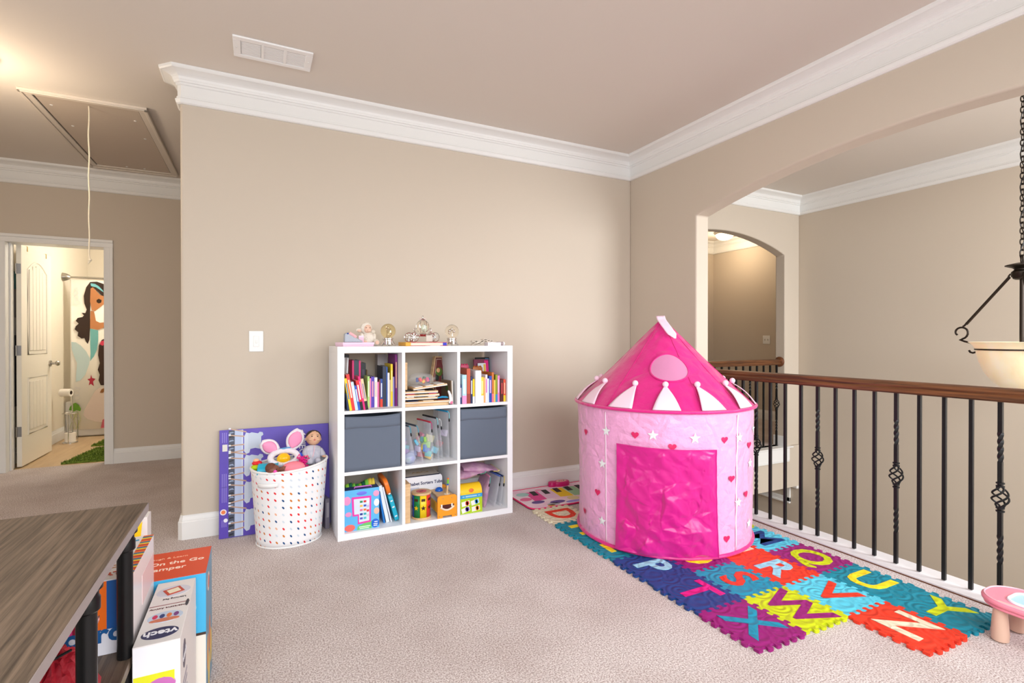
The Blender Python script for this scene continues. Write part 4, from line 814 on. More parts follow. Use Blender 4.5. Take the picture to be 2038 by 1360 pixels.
def snow_globe(label, loc, gm, kind):
    t = thing('snow_globe', label, 'snow globe', loc)
    MB().lathe([(.030,.010),(.030,.040),(.034,.044),(.034,.050),(.028,.053)], 28).build('globe_base', silver, t)
    for k in range(6):
        a = 2*PI*k/6+.2; MB().tube([(.030*math.cos(a),.030*math.sin(a),.030),(.038*math.cos(a),.038*math.sin(a),.014),(.046*math.cos(a),.046*math.sin(a),.004),(.052*math.cos(a),.052*math.sin(a),.009)], [.005,.0055,.005,.003], 8).build('scroll_foot', silver, t)
    MB().ball((0,0,.094),.046,32,20).build('globe_glass', gm, t)
    fg = MB()
    if kind: fg.tube([(0,0,.056),(0,0,.075),(0,0,.096),(0,0,.106)], [.012,.010,.009,.005], 10).ball((-.001,0,.112),.007,12,8).tube([(-.008,0,.098),(-.012,-.002,.108),(-.01,-.002,.120)], .003, 6).ball((.012,0,.088),(.009,.007,.022),12,8)
    else: fg.tube([(.004,0,.056),(.003,0,.085)], [.004,.003], 8).ball((0,0,.108),.009,12,8).ball((-.014,0,.098),.010,12,8).ball((.012,0,.096),.009,12,8).ball((-.018,-.004,.084),.007,12,8)
    fg.build('figurine', silver, t)
snow_globe('snow globe with amber glass and standing silver figure', (-2.150,-.30,ZT), gold_glass, 1)
snow_globe('clear snow globe with silver flowers right of the carriage', (-1.730,-.30,ZT), glass, 0)
t = thing('storybook', 'red and yellow hardcover lying under the silver carriage', 'book', (-1.925,-.32,ZT), rz=R(2))
box('back_cover', cmat((190,40,50)), t, -.115,.140,-.055,.105,0,.003); box('front_cover', cmat((206,60,66)), t, -.115,.140,-.055,.105,.021,.024); box('pages', pagem, t, -.105,.135,-.052,.100,.003,.021); MB().box(-.138,-.104,-.056,.106,0,.0245).build('spine', cmat((226,168,50)), t, bevel=.003); box('ribbon_mark', cmat((20,40,190)), t, .108,.132,-.0565,-.05,.003,.021)
t = thing('carriage_globe', 'silver fairytale carriage with glass ball and crown on a book', 'ornament', (-1.928,-.30,ZT+.0245))
for x, y in ((-.068,-.034),(-.082,.030),(.070,-.034),(.062,.030)):
    wl = MB().tube([(x+.029*math.cos(2*PI*k/24), y, .031+.029*math.sin(2*PI*k/24)) for k in range(24)], .0035, 6, True).build('wheel', silver, t)
    MB().cyl((x,y-.005,.031),(x,y+.005,.031),.006,n=12).build('wheel_hub', silver, wl)
    sp_ = MB()
    for k in range(8): a = PI*k/4; sp_.cyl((x,y,.031),(x+.027*math.cos(a),y,.031+.027*math.sin(a)),.0022,n=6)
    sp_.build('wheel_spokes', silver, wl)
MB().tube([(-.085,0,.031),(-.05,0,.050),(-.02,0,.042),(.02,0,.042),(.05,0,.050),(.082,0,.031)], .006, 8).build('chassis', silver, t)
for s in (-1,1): MB().tube([(s*.03,0,.046),(s*.052,0,.066),(s*.06,0,.080),(s*.052,0,.088),(s*.045,0,.082)], .0045, 8).build('scrollwork', silver, t)
MB().lathe([(.020,.040),(.026,.050),(.022,.058),(.016,.062)], 24).build('ball_seat', silver, t); MB().ball((0,0,.100),.041,32,20).build('glass_ball', glass, t)
for k in range(4):
    a = PI*k/4; MB().tube([(.0425*math.sin(b)*math.cos(a), .0425*math.sin(b)*math.sin(a), .100+.0425*math.cos(b)) for b in [R(-140+14*j) for j in range(21)]], .0018, 5).build('cage_wire', silver, t)
MB().lathe([(.012,.141),(.016,.146),(.014,.152),(.006,.154),(.004,.164),(.006,.168),(0,.172)], 16).build('crown', silver, t)
for k in range(5): a = 2*PI*k/5; MB().ball((.018*math.cos(a),.018*math.sin(a),.150),.004,8,6).build('crown_bead', cmat((240,214,214),.2), t)
blob('inner_figure', M('pearl', (226,240,226), .2, .2), t, (.008,0,.090), (.018,.015,.022), 3, .1)
box('name_plaque', cmat((206,198,186)), t, .008,.050,-.048,-.044,.002,.044, bevel=.002)
t = thing('ivory_bow_headband', 'crumpled ivory lace headband on the right of the shelf top', 'headband', (-1.515,-.29,ZT))
for k, (cx_, cz_, rx, rz_, a) in enumerate(((-.03,.016,.05,.009,20),(.01,.028,.055,.007,6),(.045,.034,.04,.006,-8),(-.045,.028,.03,.006,0))):
    MB().grid(lambda u, v: (cx_+rx*math.cos(u*2*PI)*math.cos(R(a))*(1 if k else 1), -.022+.044*v+.006*math.sin(u*9), max(.001, cz_+rz_*math.sin(u*2*PI)+rx*math.cos(u*2*PI)*math.sin(R(a))+.002*math.sin(v*7+u*20))), 28, 4, True).build('lace_loop', M('ivory_lace', (232,222,210), .8, bump=(200,.6,.003)), t, solid=.0015)
t = thing('pale_pink_box', 'flat pale pink box at the right end of the shelf top', 'box', (-1.455,-.375,ZT), rz=R(-8)); box('box_body', cmat((234,220,228)), t, -.045,.045,0,.09,0,.022, bevel=.001); box('box_wrap', cmat((244,232,240)), t, -.046,-.0,-.001,.091,.0005,.0226, bevel=.001)
t = thing('silver_tube', 'short grey tube with white end beside the pale pink box', 'tube', (-1.40,-.33,ZT)); MB().cyl((-.015,0,.0125),(.032,.012,.0125),.0125,n=20).build('tube_body', cmat((170,156,158)), t); MB().cyl((.032,.012,.0125),(.042,.0145,.0125),.0126,n=20).build('tube_cap', cmat((246,246,250)), t)
t = thing('folded_leaflet', 'thin folded paper tucked under the storybook', 'paper', (-1.895,-.405,ZT)); box('sheet', cmat((226,222,230)), t, -.04,.05,0,.03,0,.0012); box('sheet_fold', cmat((236,232,240)), t, -.01,.05,.002,.03,.0012,.0024)
# ------------------------------------------------------------------ chair carton behind the basket
purple = M('purple_carton', (88,66,176), .4, var=(3,(98,76,190)))
t = thing('chair_carton', 'flat purple carton printed with white kid chairs leaning on the wall', 'box', (-3.084, -.098, .001), rot=(R(-6.5), 0, 0)); w, h = .612, .625
box('carton_body', purple, t, 0,w,0,.012,0,h, bevel=.001)
def pp(nm, poly, c_, d_): return MB().prism(poly, 'y', -d_, .0003).build(nm, cmat(c_), t, smooth=0)
pp('floor_photo', [(.048,.004),(.080,.004),(.080,h-.004),(.048,h-.004)], (70,76,96), .0006); pp('wall_photo', [(.080,.004),(.125,.004),(.125,h-.004),(.080,h-.004)], (186,200,230), .0006); pp('wall_trim', [(.118,.004),(.122,.004),(.122,h-.004),(.118,h-.004)], (226,232,244), .0009)
rnd = random.Random(2)
for k in range(26):
    z = .012+.0235*k; pp('rug_blotch', [(.050,z),(.056+.012*rnd.random(),z+.004),(.078,z+.008*rnd.random()),(.070,z+.012),(.054,z+.010)], (150,166,196) if k % 2 else (28,30,40), .0009)
def chair_print(z0, flip, s=1.0, x0=.13):
    # legs to the left (towards the floor strip), seat and backrest to the right: the print is turned on its side
    for dz_ in (.0,.035,.085,.115):
        a = (x0-.082, z0-.01+dz_*1.35*s); b = (x0+.012, z0+.006+dz_*s)
        pp('leg_print', [(a[0],a[1]),(b[0],b[1]-.004),(b[0],b[1]+.004),(a[0],a[1]+.006)], (196,160,138), .0012)
        pp('leg_tip', [(a[0],a[1]-.001),(a[0]+.012,a[1]-.001),(a[0]+.012,a[1]+.008),(a[0],a[1]+.008)], (226,230,238), .0014)
    seat = [(x0,z0-.004),(x0+.012,z0-.02),(x0+.028,z0-.014),(x0+.034,z0+.01),(x0+.03,z0+.11*s),(x0+.01,z0+.118*s),(x0,z0+.09*s)]
    pp('seat_print', seat, (206,216,232), .0016)
    bk_ = [(x0+.022,z0+.006),(x0+.06,z0+.012),(x0+.085,z0+.004),(x0+.10,z0+.010),(x0+.102,z0+.026),(x0+.092,z0+.034),(x0+.092,z0+.085*s),(x0+.104,z0+.095*s),(x0+.100,z0+.112*s),(x0+.084,z0+.116*s),(x0+.075,z0+.106*s),(x0+.04,z0+.116*s),(x0+.022,z0+.108*s)]
    pp('backrest_print', bk_, (196,208,226), .0019)
for z0 in (.495,.362,.205,.045): chair_print(z0, 0, .92)
text('carton_text', '4 PIECE', .052, cmat((236,236,246)), t, (.452,-.0012,.50), (R(90), R(90), 0), bold=.0012); text('carton_text', 'WA', .052, cmat((236,236,246)), t, (.408,-.0012,.545), (R(90), R(90), 0), bold=.0012)
pp('price_label', [(.016,.500),(.042,.500),(.042,.540),(.016,.540)], (224,222,214), .0012); 
MB().cyl((.022,-.001,.150),(.022,.0002,.150),.017,n=24).build('round_badge', cmat((236,230,236)), t); MB().cyl((.022,-.0016,.150),(.022,.0002,.150),.011,n=24).build('badge_center', cmat((240,130,70)), t); MB().cyl((.034,-.0012,.102),(.034,.0002,.102),.011,n=20).build('white_emblem', cmat((240,240,250)), t)
for z, l in ((.58,.06),(.33,.08),(.25,.09),(.085,.04)): 
    for q in range(3): pp('print_line', [(.014+.010*q,z-l/2),(.0175+.010*q,z-l/2),(.0175+.010*q,z+l/2),(.014+.010*q,z+l/2)], (150,136,214), .0008)
fl_ = MB()
for k in range(48): fl_.box(w+.0001,w+.0006,.003,.009,.006+.0128*k,.0125+.0128*k)
p = fl_.build('carton_flutes', cmat((40,34,60)), t, smooth=0); p['kind'] = 'stuff'
t = thing('grey_leaflet_box', 'small grey printed carton between the basket and the shelf', 'box', (-2.508,-.20,0), rz=R(10)); box('carton_body', cmat((126,120,134)), t, -.004,.022,0,.12,0,.185, bevel=.001); box('carton_print', cmat((168,162,172)), t, .004,.018,-.0008,.001,.07,.16)
# ------------------------------------------------------------------ dotted basket
def dots_mat():
    m = M('dotted_canvas', (238,238,240), .8); nt = m.node_tree; N = nt.nodes; L = nt.links; b = N['Principled BSDF']
    uv = N.new('ShaderNodeUVMap'); sc = N.new('ShaderNodeVectorMath'); sc.operation = 'MULTIPLY'; sc.inputs[1].default_value = (30, 11, 1); L.new(uv.outputs[0], sc.inputs[0])
    # shear rows so neighbouring dots climb diagonally
    sep = N.new('ShaderNodeSeparateXYZ'); L.new(sc.outputs[0], sep.inputs[0])
    def math_(op, a, b_=None):
        n = N.new('ShaderNodeMath'); n.operation = op
        for i, q in enumerate((a, b_)):
            if q is None: continue
            if isinstance(q, (int, float)): n.inputs[i].default_value = q
            else: L.new(q, n.inputs[i])
        return n.outputs[0]
    yy = math_('ADD', sep.outputs[1], math_('MULTIPLY', sep.outputs[0], .62)); fx = math_('FLOOR', sep.outputs[0]); 
    yy = math_('ADD', yy, math_('MULTIPLY', math_('MODULO', fx, 2.0), .5)); fy = math_('FLOOR', yy)
    du = math_('MULTIPLY', math_('SUBTRACT', math_('SUBTRACT', sep.outputs[0], fx), .5), .038); dv = math_('MULTIPLY', math_('SUBTRACT', math_('SUBTRACT', yy, fy), .5), .040)
    d2 = math_('ADD', math_('MULTIPLY', du, du), math_('MULTIPLY', dv, dv)); mask = math_('LESS_THAN', d2, .0062**2)
    cmb = N.new('ShaderNodeCombineXYZ'); L.new(fx, cmb.inputs[0]); L.new(fy, cmb.inputs[1])
    wn = N.new('ShaderNodeTexWhiteNoise'); wn.noise_dimensions = '2D'; L.new(cmb.outputs[0], wn.inputs['Vector'])
    rp_ = N.new('ShaderNodeValToRGB'); rp_.color_ramp.interpolation = 'CONSTANT'; e = rp_.color_ramp.elements; e[0].color = lin((226,36,44)); e[1].position = .28; e[1].color = lin((26,78,130))
    for pz, c_ in ((.48,(206,122,40)),(.66,(232,176,144)),(.84,(206,218,228))): q = e.new(pz); q.color = lin(c_)
    L.new(wn.outputs['Value'], rp_.inputs[0]); mx = N.new('ShaderNodeMix'); mx.data_type = 'RGBA'; mx.inputs[6].default_value = lin((238,238,240)); L.new(mask, mx.inputs[0]); L.new(rp_.outputs[0], mx.inputs[7]); L.new(mx.outputs[2], b.inputs['Base Color'])
    return m
dots = dots_mat(); canvas = M('white_canvas', (238,238,238), .8)
BX, BY = -2.716, -.258
t = thing('toy_basket', 'white canvas toy basket with coloured polka dots full of toys', 'basket', (BX, BY, 0))
HB = .44
def bk_fn(u, v, off=0):
    a = u*2*PI; rx = (.172+.032*v)+off; ry = (.150+.018*v)+off
    wv = .004*math.sin(3*a+1)*v
    return ((rx+wv)*math.cos(a), (ry+wv)*math.sin(a), .004+HB*v-(.014*max(0, -math.sin(a))*v**6)+(.012*math.cos(a)*v**6))
nu, nv = 72, 14
o = MB().grid(lambda u, v: bk_fn(u, v), nu, nv, True).build('basket_wall', dots, t, solid=.004)
uvl = o.data.uv_layers.new(name='UVMap')
for p in o.data.polygons:
    idx = [o.data.loops[li].vertex_index for li in p.loop_indices]; us = [(q % nu)/nu for q in idx]; wrap = max(us)-min(us) > .5
    for li, q, u in zip(p.loop_indices, idx, us): uvl.data[li].uv = (u+1 if wrap and u < .5 else u, (q//nu)/nv)
MB().tube([bk_fn(k/72, 1.0, 0) for k in range(72)], .007, 8, True).build('rim_piping', canvas, t); MB().tube([bk_fn(k/72, 0.0, .001) for k in range(72)], .005, 6, True).build('base_piping', canvas, t)
MB().lathe([(0,.003),(.17,.003)], 48, None, False, 1, .87).build('basket_bottom', canvas, t, solid=.003)
MB().grid(lambda u, v: tuple(Vector(bk_fn((218+34*u)/360, .845-.055*v+.01*u, .010+.012*math.sin(PI*u)))), 14, 2).build('handle_strap', canvas, t, solid=.004)
fillm = cmat((60,50,60), .9)
MB().lathe([(0,.30),(.17,.30),(.165,.31),(0,.34)], 40, None, False, 1.0, .86).build('dark_filling', fillm, t)
# toys in the basket
plush = M('white_plush', (232,226,234), .95, bump=(120,.8,.006)); earp = M('pink_satin_ear', (238,150,190), .5)
t = thing('bunny_headband', 'fluffy white bunny ear headband with pink inner ears in the basket', 'headband', (-2.745,-.25,.47))
MB().tube([(.072*math.cos(2*PI*k/24), -.03+.035*math.sin(2*PI*k/24)*.6, .010+.045*math.sin(2*PI*k/24)*.8) for k in range(24)], .017, 10, True).build('fluffy_ring', plush, t)
def ear(cx_, cz_, a, L_, W_, nm):
    mt = Matrix.Translation((cx_,0,cz_)) @ Matrix.Rotation(R(a),4,'Y')
    def sh(u, v, s=1.0, y0=0.0):
        w_ = W_*s*math.sin(PI*min(1,(v*.88+.06)))**.75; x = w_*(2*u-1)
        return tuple(mt @ Vector((x, y0-.010*(1-(2*u-1)**2), L_*(v*s+(1-s)*.5))))
    e_ = MB().grid(lambda u, v: sh(u, v), 12, 14).build('ear', plush, t, solid=.010)
    MB().grid(lambda u, v: sh(u, v, .78, -.010), 10, 12).build('inner_ear', earp, e_, solid=.002)
ear(-.03,.045,-58,.105,.042,'ear'); ear(.035,.048,24,.125,.046,'ear')
MB().tube([(-.035,-.010,.052),(0,-.016,.058),(.035,-.010,.060)], .007, 8).build('flower_band', cmat((90,150,200)), t)
t = thing('yellow_ball', 'shiny yellow plastic toy inside the bunny headband', 'toy', (-2.748,-.285,.43)); blob('ball_body', M('yellow_gloss',(246,190,20),.2), t, (0,0,.045), (.036,.03,.032), 2, .05); MB().tube([(.034*math.cos(k*.3),.028*math.sin(k*.3),.047) for k in range(21)], .0015, 5, True).build('ball_seam', cmat((214,150,10)), t)
t = thing('turquoise_cup', 'turquoise plastic beaker lying at the left of the basket', 'toy', (-2.838,-.325,.425), rot=(R(15),R(96),R(10)))
tq = M('turquoise_plastic',(20,172,206),.3); MB().lathe([(.034,-.045),(.038,-.04),(.042,.05),(.044,.055),(.040,.052),(.036,-.035),(0,-.035)], 24, caps=False).build('cup_wall', tq, t); MB().tube([(.044*math.cos(2*PI*k/24),.044*math.sin(2*PI*k/24),.055) for k in range(24)], .003, 6, True).build('cup_rim', tq, t)
t = thing('lime_toy', 'lime and red plastic toy at the left rim of the basket', 'toy', (-2.885,-.27,.415)); blob('lime_shell', M('lime_plastic',(190,220,20),.3), t, (0,0,.022), (.030,.03,.020), 1, .08); blob('red_shell', M('red_plastic',(226,40,50),.3), t, (.0,.004,.045), (.026,.024,.014), 2, .1); blob('cream_tip', cmat((240,190,150)), t, (-.004,.006,.060), (.016,.015,.010), 3, .1)
t = thing('blue_ball', 'royal blue plastic ball beside the baby doll', 'ball', (-2.668,-.25,.445)); blob('ball_body', M('blue_gloss',(40,80,210),.25), t, (0,0,.03), (.026,.024,.024), 1, .03); MB().tube([(.0255*math.cos(2*PI*k/20),.0235*math.sin(2*PI*k/20),.03) for k in range(20)], .0015, 5, True).build('ball_seam', cmat((26,56,170)), t)
# small brown doll lying on its side: body one skinned mesh
def skinned(name, mat, parent, joints, edges, radii, sub=2):
    me = bpy.data.meshes.new(name); me.from_pydata(joints, edges, []); o = bpy.data.objects.new(name, me); COL.objects.link(o); o.parent = parent; me.materials.append(mat)
    md = o.modifiers.new('skin', 'SKIN'); sv = me.skin_vertices[0].data
    for i, r_ in enumerate(radii): sv[i].radius = (r_, r_) if not isinstance(r_, tuple) else r_
    sv[0].use_root = True; md.use_smooth_shade = True
    s = o.modifiers.new('sub', 'SUBSURF'); s.levels = sub; s.render_levels = sub; return o
dskin = M('brown_vinyl', (126,76,60), .45)
t = thing('small_doll', 'small brown doll in a pink outfit lying along the basket rim', 'doll', (-2.80,-.385,.425))
J = [(.07,0,.012),(.045,0,.012),(.030,0,.012),(.012,0,.012),(.052,-.012,.022),(.075,-.016,.030),(.105,-.014,.026),(.125,-.013,.020),(.052,.014,.022),(.078,.018,.026),(.11,-.010,.006),(.15,-.010,.006),(.11,.012,.006),(.15,.012,.006)]
skinned('doll_body', dskin, t, J, [(0,1),(1,2),(2,3),(1,4),(4,5),(5,6),(6,7),(1,8),(8,9),(0,10),(10,11),(0,12),(12,13)], [.024,.020,.010,.010,.010,.009,.008,.009,.010,.009,.013,.010,.013,.010])
hd = blob('head', dskin, t, (-.006,0,.014), (.034,.032,.030), 3, .02); blob('hair_bun', M('brown_curl',(110,64,48),.8,bump=(160,.8,.005)), hd, (-.016,.004,.024), (.030,.032,.028), 5, .08)
blob('pink_bow', M('pink_plastic',(236,70,170),.3), hd, (.004,-.030,.006), (.010,.006,.014), 4, .1); MB().ball((.012,-.028,.022),.003,8,6).build('eye', cmat((30,20,16)), hd); MB().ball((.016,-.026,.004),(.003,.002,.004),8,6).build('mouth', cmat((190,80,90)), hd)
blob('outfit', M('pink_cloth_coral',(240,132,148),.7), t, (.100,.0,.016), (.060,.034,.034), 6, .05)
tins = MB(); rnd = random.Random(8)
for k in range(26):
    c0 = Vector((rnd.gauss(0,.014), rnd.gauss(0,.012), .02+rnd.random()*.07)); r_ = .007+.005*rnd.random(); a, b_ = rnd.random()*6, rnd.random()*6
    tins.tube([c0+Vector((r_*math.cos(q*.7+a), r_*math.sin(q*.7+b_), .0025*q-.012)) for q in range(11)], .0022, 5)
o = tins.build('curly_ribbon', M('hot_pink_curl',(232,30,140),.35), None); o.location = (-2.652,-.352,.405); tag(o, 'tangle of shiny hot pink curly ribbon over the basket rim', 'ribbon')
# baby doll
bskin = M('baby_vinyl', (232,184,150), .45, sss=.1); ones = M('grey_onesie', (206,206,216), .85, var=(60,(188,190,206)), bump=(120,.3,.003))
t = thing('baby_doll', 'baby doll in a pale grey onesie sitting at the right of the basket', 'doll', (-2.588,-.215,.42), rot=(R(-18),R(6),R(4)))
J = [(0,0,.02),(0,0,.055),(0,0,.088),(0,0,.102),(-.036,-.004,.082),(-.050,-.020,.050),(-.046,-.046,.030),(.036,-.004,.082),(.054,-.018,.050),(.056,-.046,.036),(-.022,-.03,.004),(-.024,-.075,.0),(.022,-.03,.004),(.026,-.072,.002)]
skinned('body', ones, t, J, [(0,1),(1,2),(2,3),(2,4),(4,5),(5,6),(2,7),(7,8),(8,9),(0,10),(10,11),(0,12),(12,13)], [.042,.044,.036,.020,.021,.019,.015,.021,.019,.015,.024,.020,.024,.020])
hd = blob('head', bskin, t, (0,-.006,.147), (.043,.042,.045), 2, .01); hr = MB()
def capf(u, v):
    a = u*2*PI; b_ = PI/2*(1-v*.98); x, y, z = math.cos(b_)*math.cos(a), math.cos(b_)*math.sin(a), math.sin(b_)
    lim = .10 if y > -.2 else .62; z = max(z, lim*.4) if z < lim*.4 else z
    return (x*.0415, -.004+y*.0415+.004, .147+z*.0425)
MB().grid(lambda u, v: (.0455*math.sin(R(88)*v)*math.cos(2*PI*u), .001+.0445*math.sin(R(88)*v)*math.sin(2*PI*u), .154+.0415*math.cos(R(88)*v)), 28, 8, True).build('hair', M('painted_hair',(52,36,30),.6), hd)
for x in (-.041,.041): blob('ear', bskin, hd, (x,-.002,.140), (.006,.008,.010), 1, 0)
for x in (-.015,.015): MB().ball((x,-.043,.150),(.006,.004,.0035),12,8).build('eye', cmat((40,34,34)), hd); MB().tube([(x-.007,-.044,.158),(x,-.0455,.160),(x+.007,-.044,.158)], .0012, 5).build('eyebrow', cmat((90,60,46)), hd)
blob('nose', bskin, hd, (0,-.047,.140), (.005,.005,.004), 1, 0); MB().ball((0,-.045,.129),(.006,.004,.0035),12,8).build('mouth', cmat((214,90,100)), hd)
for x in (-.022,.022): blob('cheek', bskin, hd, (x,-.034,.134), (.012,.010,.010), 1, 0)
for s, hx_ in ((-1,-.046),(1,.056)):
    hn = blob('hand', bskin, t, (hx_,-.058,.030), (.009,.011,.007), 1, 0)
    for k in range(4): MB().tube([(hx_-.007+.0045*k,-.064,.030),(hx_-.007+.0045*k,-.072-.002*(k in (1,2)),.028),(hx_-.007+.0045*k,-.075,.023)], [.0026,.0024,.002], 6).build('finger', bskin, hn)
    MB().tube([(hx_-s*.007,-.056,.031),(hx_-s*.012,-.062,.031),(hx_-s*.013,-.067,.029)], [.0028,.0026,.002], 6).build('thumb', bskin, hn)
MB().tube([(.002,-.038,.095),(.0,-.046,.065),(-.004,-.046,.035),(-.012,-.04,.012)], .0022, 6).build('onesie_zip', cmat((244,200,210)), t)
# ------------------------------------------------------------------ pipe-leg table and the boxes round it (lower left)
tabwood = wood_mat('weathered_walnut', (116,98,82), (56,44,35), (120,3.4,40), .5, bump=.3)
pipe = M('black_pipe', (24,24,25), .35, .4)
t = thing('pipe_leg_table', 'wood-topped table with black pipe legs and lower shelf, at lower left', 'table', (-3.145, -1.852, 0))
box('tabletop', tabwood, t, -.72,0,-1.30,0,.704,.726, bevel=.0008); eb = box('edge_band', M('pale_edge_band',(150,140,138),.5), t, 0,.0012,-1.30,0,.705,.725)
box('lower_shelf', tabwood, t, -.70,-.014,-1.30,0,.367,.389, bevel=.0008)
for i, (x, y) in enumerate(((-.027,-.128),(-.027,-.441),(-.027,-1.16),(-.66,-.128),(-.66,-.441),(-.66,-1.16))):
    lg = MB().cyl((x,y,.390),(x,y,.69),.0164,n=24).build('leg', pipe, t); MB().cyl((x,y,0),(x,y,.367),.0164,n=24).build('leg_foot', pipe, lg)
    MB().lathe([(.0180,.648),(.0215,.652),(.0215,.674),(.0190,.678),(.0190,.686),(.0255,.692),(.0255,.704)], 24, Matrix.Translation((x,y,0))).build('pipe_flange', pipe, lg)
def letters_top(s, size, c, par, x, y, z, rz, bold=0): return text('print_text', s, size, cmat(c), par, (x,y,z), (0,0,rz), bold=bold)
# camper carton
t = thing('camper_toy_box', 'tall toy carton with orange-red top and blue sides behind the table', 'box', (-3.03, -1.632, 0)); w, dd, h = .30, .232, .424
box('carton_body', cmat((70,176,222)), t, -w,0,0,dd,0,h, bevel=.001); box('carton_lid', cmat((216,74,36)), t, -w,0,0,dd,h,h+.0014)
box('side_face', cmat((96,146,176)), t, 0,.0006,.004,dd-.004,.004,h-.002); box('front_lower', cmat((232,226,216)), t, -w,0,-.0008,.0004,.0,.235); box('front_strip', cmat((70,50,40)), t, -w,0,-.001,.0004,.230,.238)
text('print_text', '2-in-1 On the Go', .0345, cmat((250,230,214)), t, (-.014,dd*.56,h+.0016), (0,0,0), bold=.0005, align='RIGHT', ext=.0002); text('print_text', 'Camper', .0345, cmat((250,230,214)), t, (-.062,dd*.36,h+.0016), (0,0,0), bold=.0005, align='RIGHT', ext=.0002); text('print_text', 'Laugh & Learn', .019, cmat((240,190,160)), t, (-.065,dd*.76,h+.0016), (0,0,0), align='RIGHT', ext=.0002)
MB().cyl((.0002,.09,.36),(.0012,.09,.36),.03,n=28).build('side_badge', cmat((236,214,200)), t); MB().cyl((.0004,.09,.36),(.0018,.09,.36),.02,n=28).build('side_badge_center', cmat((190,80,70)), t)
MB().cyl((-.06,-.0012,.32),(-.06,.0002,.32),.034,n=28).build('front_badge', cmat((246,242,232)), t); MB().cyl((-.06,-.0018,.32),(-.06,.0002,.32),.024,n=28).build('front_badge_ring', cmat((232,130,60)), t)
for y, z, c_ in ((.06,.14,(216,158,90)),(.13,.17,(196,120,80)),(.18,.10,(226,190,70)),(.10,.06,(230,200,90))): blob('toy_print', cmat(c_), t, (.0004,y,z), (.0012,.035,.06), 1, .1)
# white electronics carton with oval logo
t = thing('white_toy_carton', 'white toy carton with dark blue oval logo, in front of the camper box', 'box', (-3.056, -2.004, 0)); w, dd, h = .098, .364, .418
cw = M('white_card', (226,222,220), .55)
box('carton_body', cw, t, -w,0,0,dd,0,h, bevel=.001); box('carton_front', cmat((234,236,242)), t, -w+.001,-.001,-.0008,.0003,.002,h-.003)
box('flap_gap', cmat((120,34,38)), t, -w+.002,-.001,.206,.208,h,h+.0008)
def disc(par, nm, c_, x, y, z, rx, ry, dz_=.0008): return MB().lathe([(1,0),(1,1)], 40, Matrix.Translation((x,y,z)) @ Matrix.Diagonal((rx,ry,dz_,1))).build(nm, cmat(c_), par)
lg_ = disc(t, 'oval_logo', (34,42,88), -w*.50, .050, h, .040, .028)
o = text('logo_text', 'vtech', .034, cmat((240,240,246)), lg_, (-w*.50,.050,h+.0012), (0,0,R(180)), bold=.0008)
text('print_text', 'Interactive Activity', .011, cmat((90,40,46)), t, (-w*.52,.188,h+.0006), (0,0,R(180)))
disc(t, 'toy_picture', (190,206,226), -w*.5,.135,h,.040,.030); disc(t, 'toy_picture_band', (206,120,90), -w*.5,.118,h+.0004,.034,.010)
for k in range(4): disc(t, 'toy_picture_dot', [(206,40,90),(40,60,120),(226,120,60),(120,60,130)][k], -w*.5-.024+.016*k,.140,h+.0006,.006,.011)
dp = disc(t, 'pad_picture', (206,208,220), -w*.5,.292,h,.042,.036); MB().box(-.022,.022,-.020,.020,0,.0012, Matrix.Translation((-w*.5,.292,h+.0006)) @ Matrix.Rotation(R(24),4,'Z')).build('pad_frame', cmat((190,70,50)), dp, smooth=0); MB().box(-.015,.015,-.013,.013,0,.0016, Matrix.Translation((-w*.5,.292,h+.0006)) @ Matrix.Rotation(R(24),4,'Z')).build('pad_screen', cmat((232,226,200)), dp, smooth=0)
text('print_text', 'Learning Pad', .011, cmat((60,50,60)), t, (-w*.42,.242,h+.0006), (0,0,R(180)))
so = MB().lathe([(1,0),(1,1)], 32, Matrix.Translation((0,.075,.34)) @ Matrix.Rotation(R(90),4,'Y') @ Matrix.Diagonal((.036,.026,.001,1))).build('side_logo', cmat((76,70,92)), t); text('side_text', 'vtech', .026, cmat((226,224,230)), so, (.0014,.075,.34), (R(90),0,R(90)), bold=.0005, sx=1.2)
for z in (.27,.25,.225,.205): box('side_print', cmat((150,144,160)), t, 0,.0008,.05,.13,z,z+.008)
disc(t, 'side_dot', (60,60,72), -.006,.20,h,.004,.02)
box('front_label', cmat((226,226,40)), t, -w+.002,-.012,-.0014,.0003,.24,.345); blob('front_picture', cmat((196,110,180)), t, (-w*.4,-.001,.315), (.03,.0012,.018), 1, .05)
# striped board box on the lower shelf
t = thing('striped_board_box', 'white box with rainbow striped edge on the lower table shelf', 'box', (-3.165, -1.946, .3895)); w, dd, h = .33, .306, .182
box('carton_body', M('glossy_white_card',(236,232,234),.3), t, -w,0,0,dd,0,h, bevel=.001); box('side_sheet', cmat((232,206,208)), t, 0,.0008,.13,dd-.006,.05,.13)
rc = [(206,40,40),(240,200,30),(20,110,150),(236,110,30)]
for k in range(28): box('rainbow_stripe', cmat(rc[k % 4]), t, -.024,.0004,.003+.0107*k,.0137+.0107*k,h,h+.0008)
box('front_field', cmat((236,236,244)), t, -w,0,-.0008,.0003,0,.062)
for k, (c_, ww) in enumerate(zip([(120,190,60),(30,90,160),(236,110,30),(150,30,60),(226,60,140),(30,140,140),(236,190,50),(150,30,60)], [.014,.032,.032,.034,.04,.05,.06,.06])):
    x1 = -.004-sum([.014,.032,.032,.034,.04,.05,.06,.06][:k]); box('front_stripe', cmat(c_), t, x1-ww,x1,-.0010,.0003,.062,h-.002)
text('print_text', 'board', .062, cmat((30,90,150)), t, (-.016,-.0022,.052), FRONT, bold=.0020, align='RIGHT')
for x, y, l in ((-.03,.27,.05),(-.045,.20,.05),(-.04,.13,.04)): MB().tube([(x-l,y-.012,h+.001),(x,y,h+.001)], .004, 6, flat=.3).build('brush_print', cmat((40,150,190)), t); 
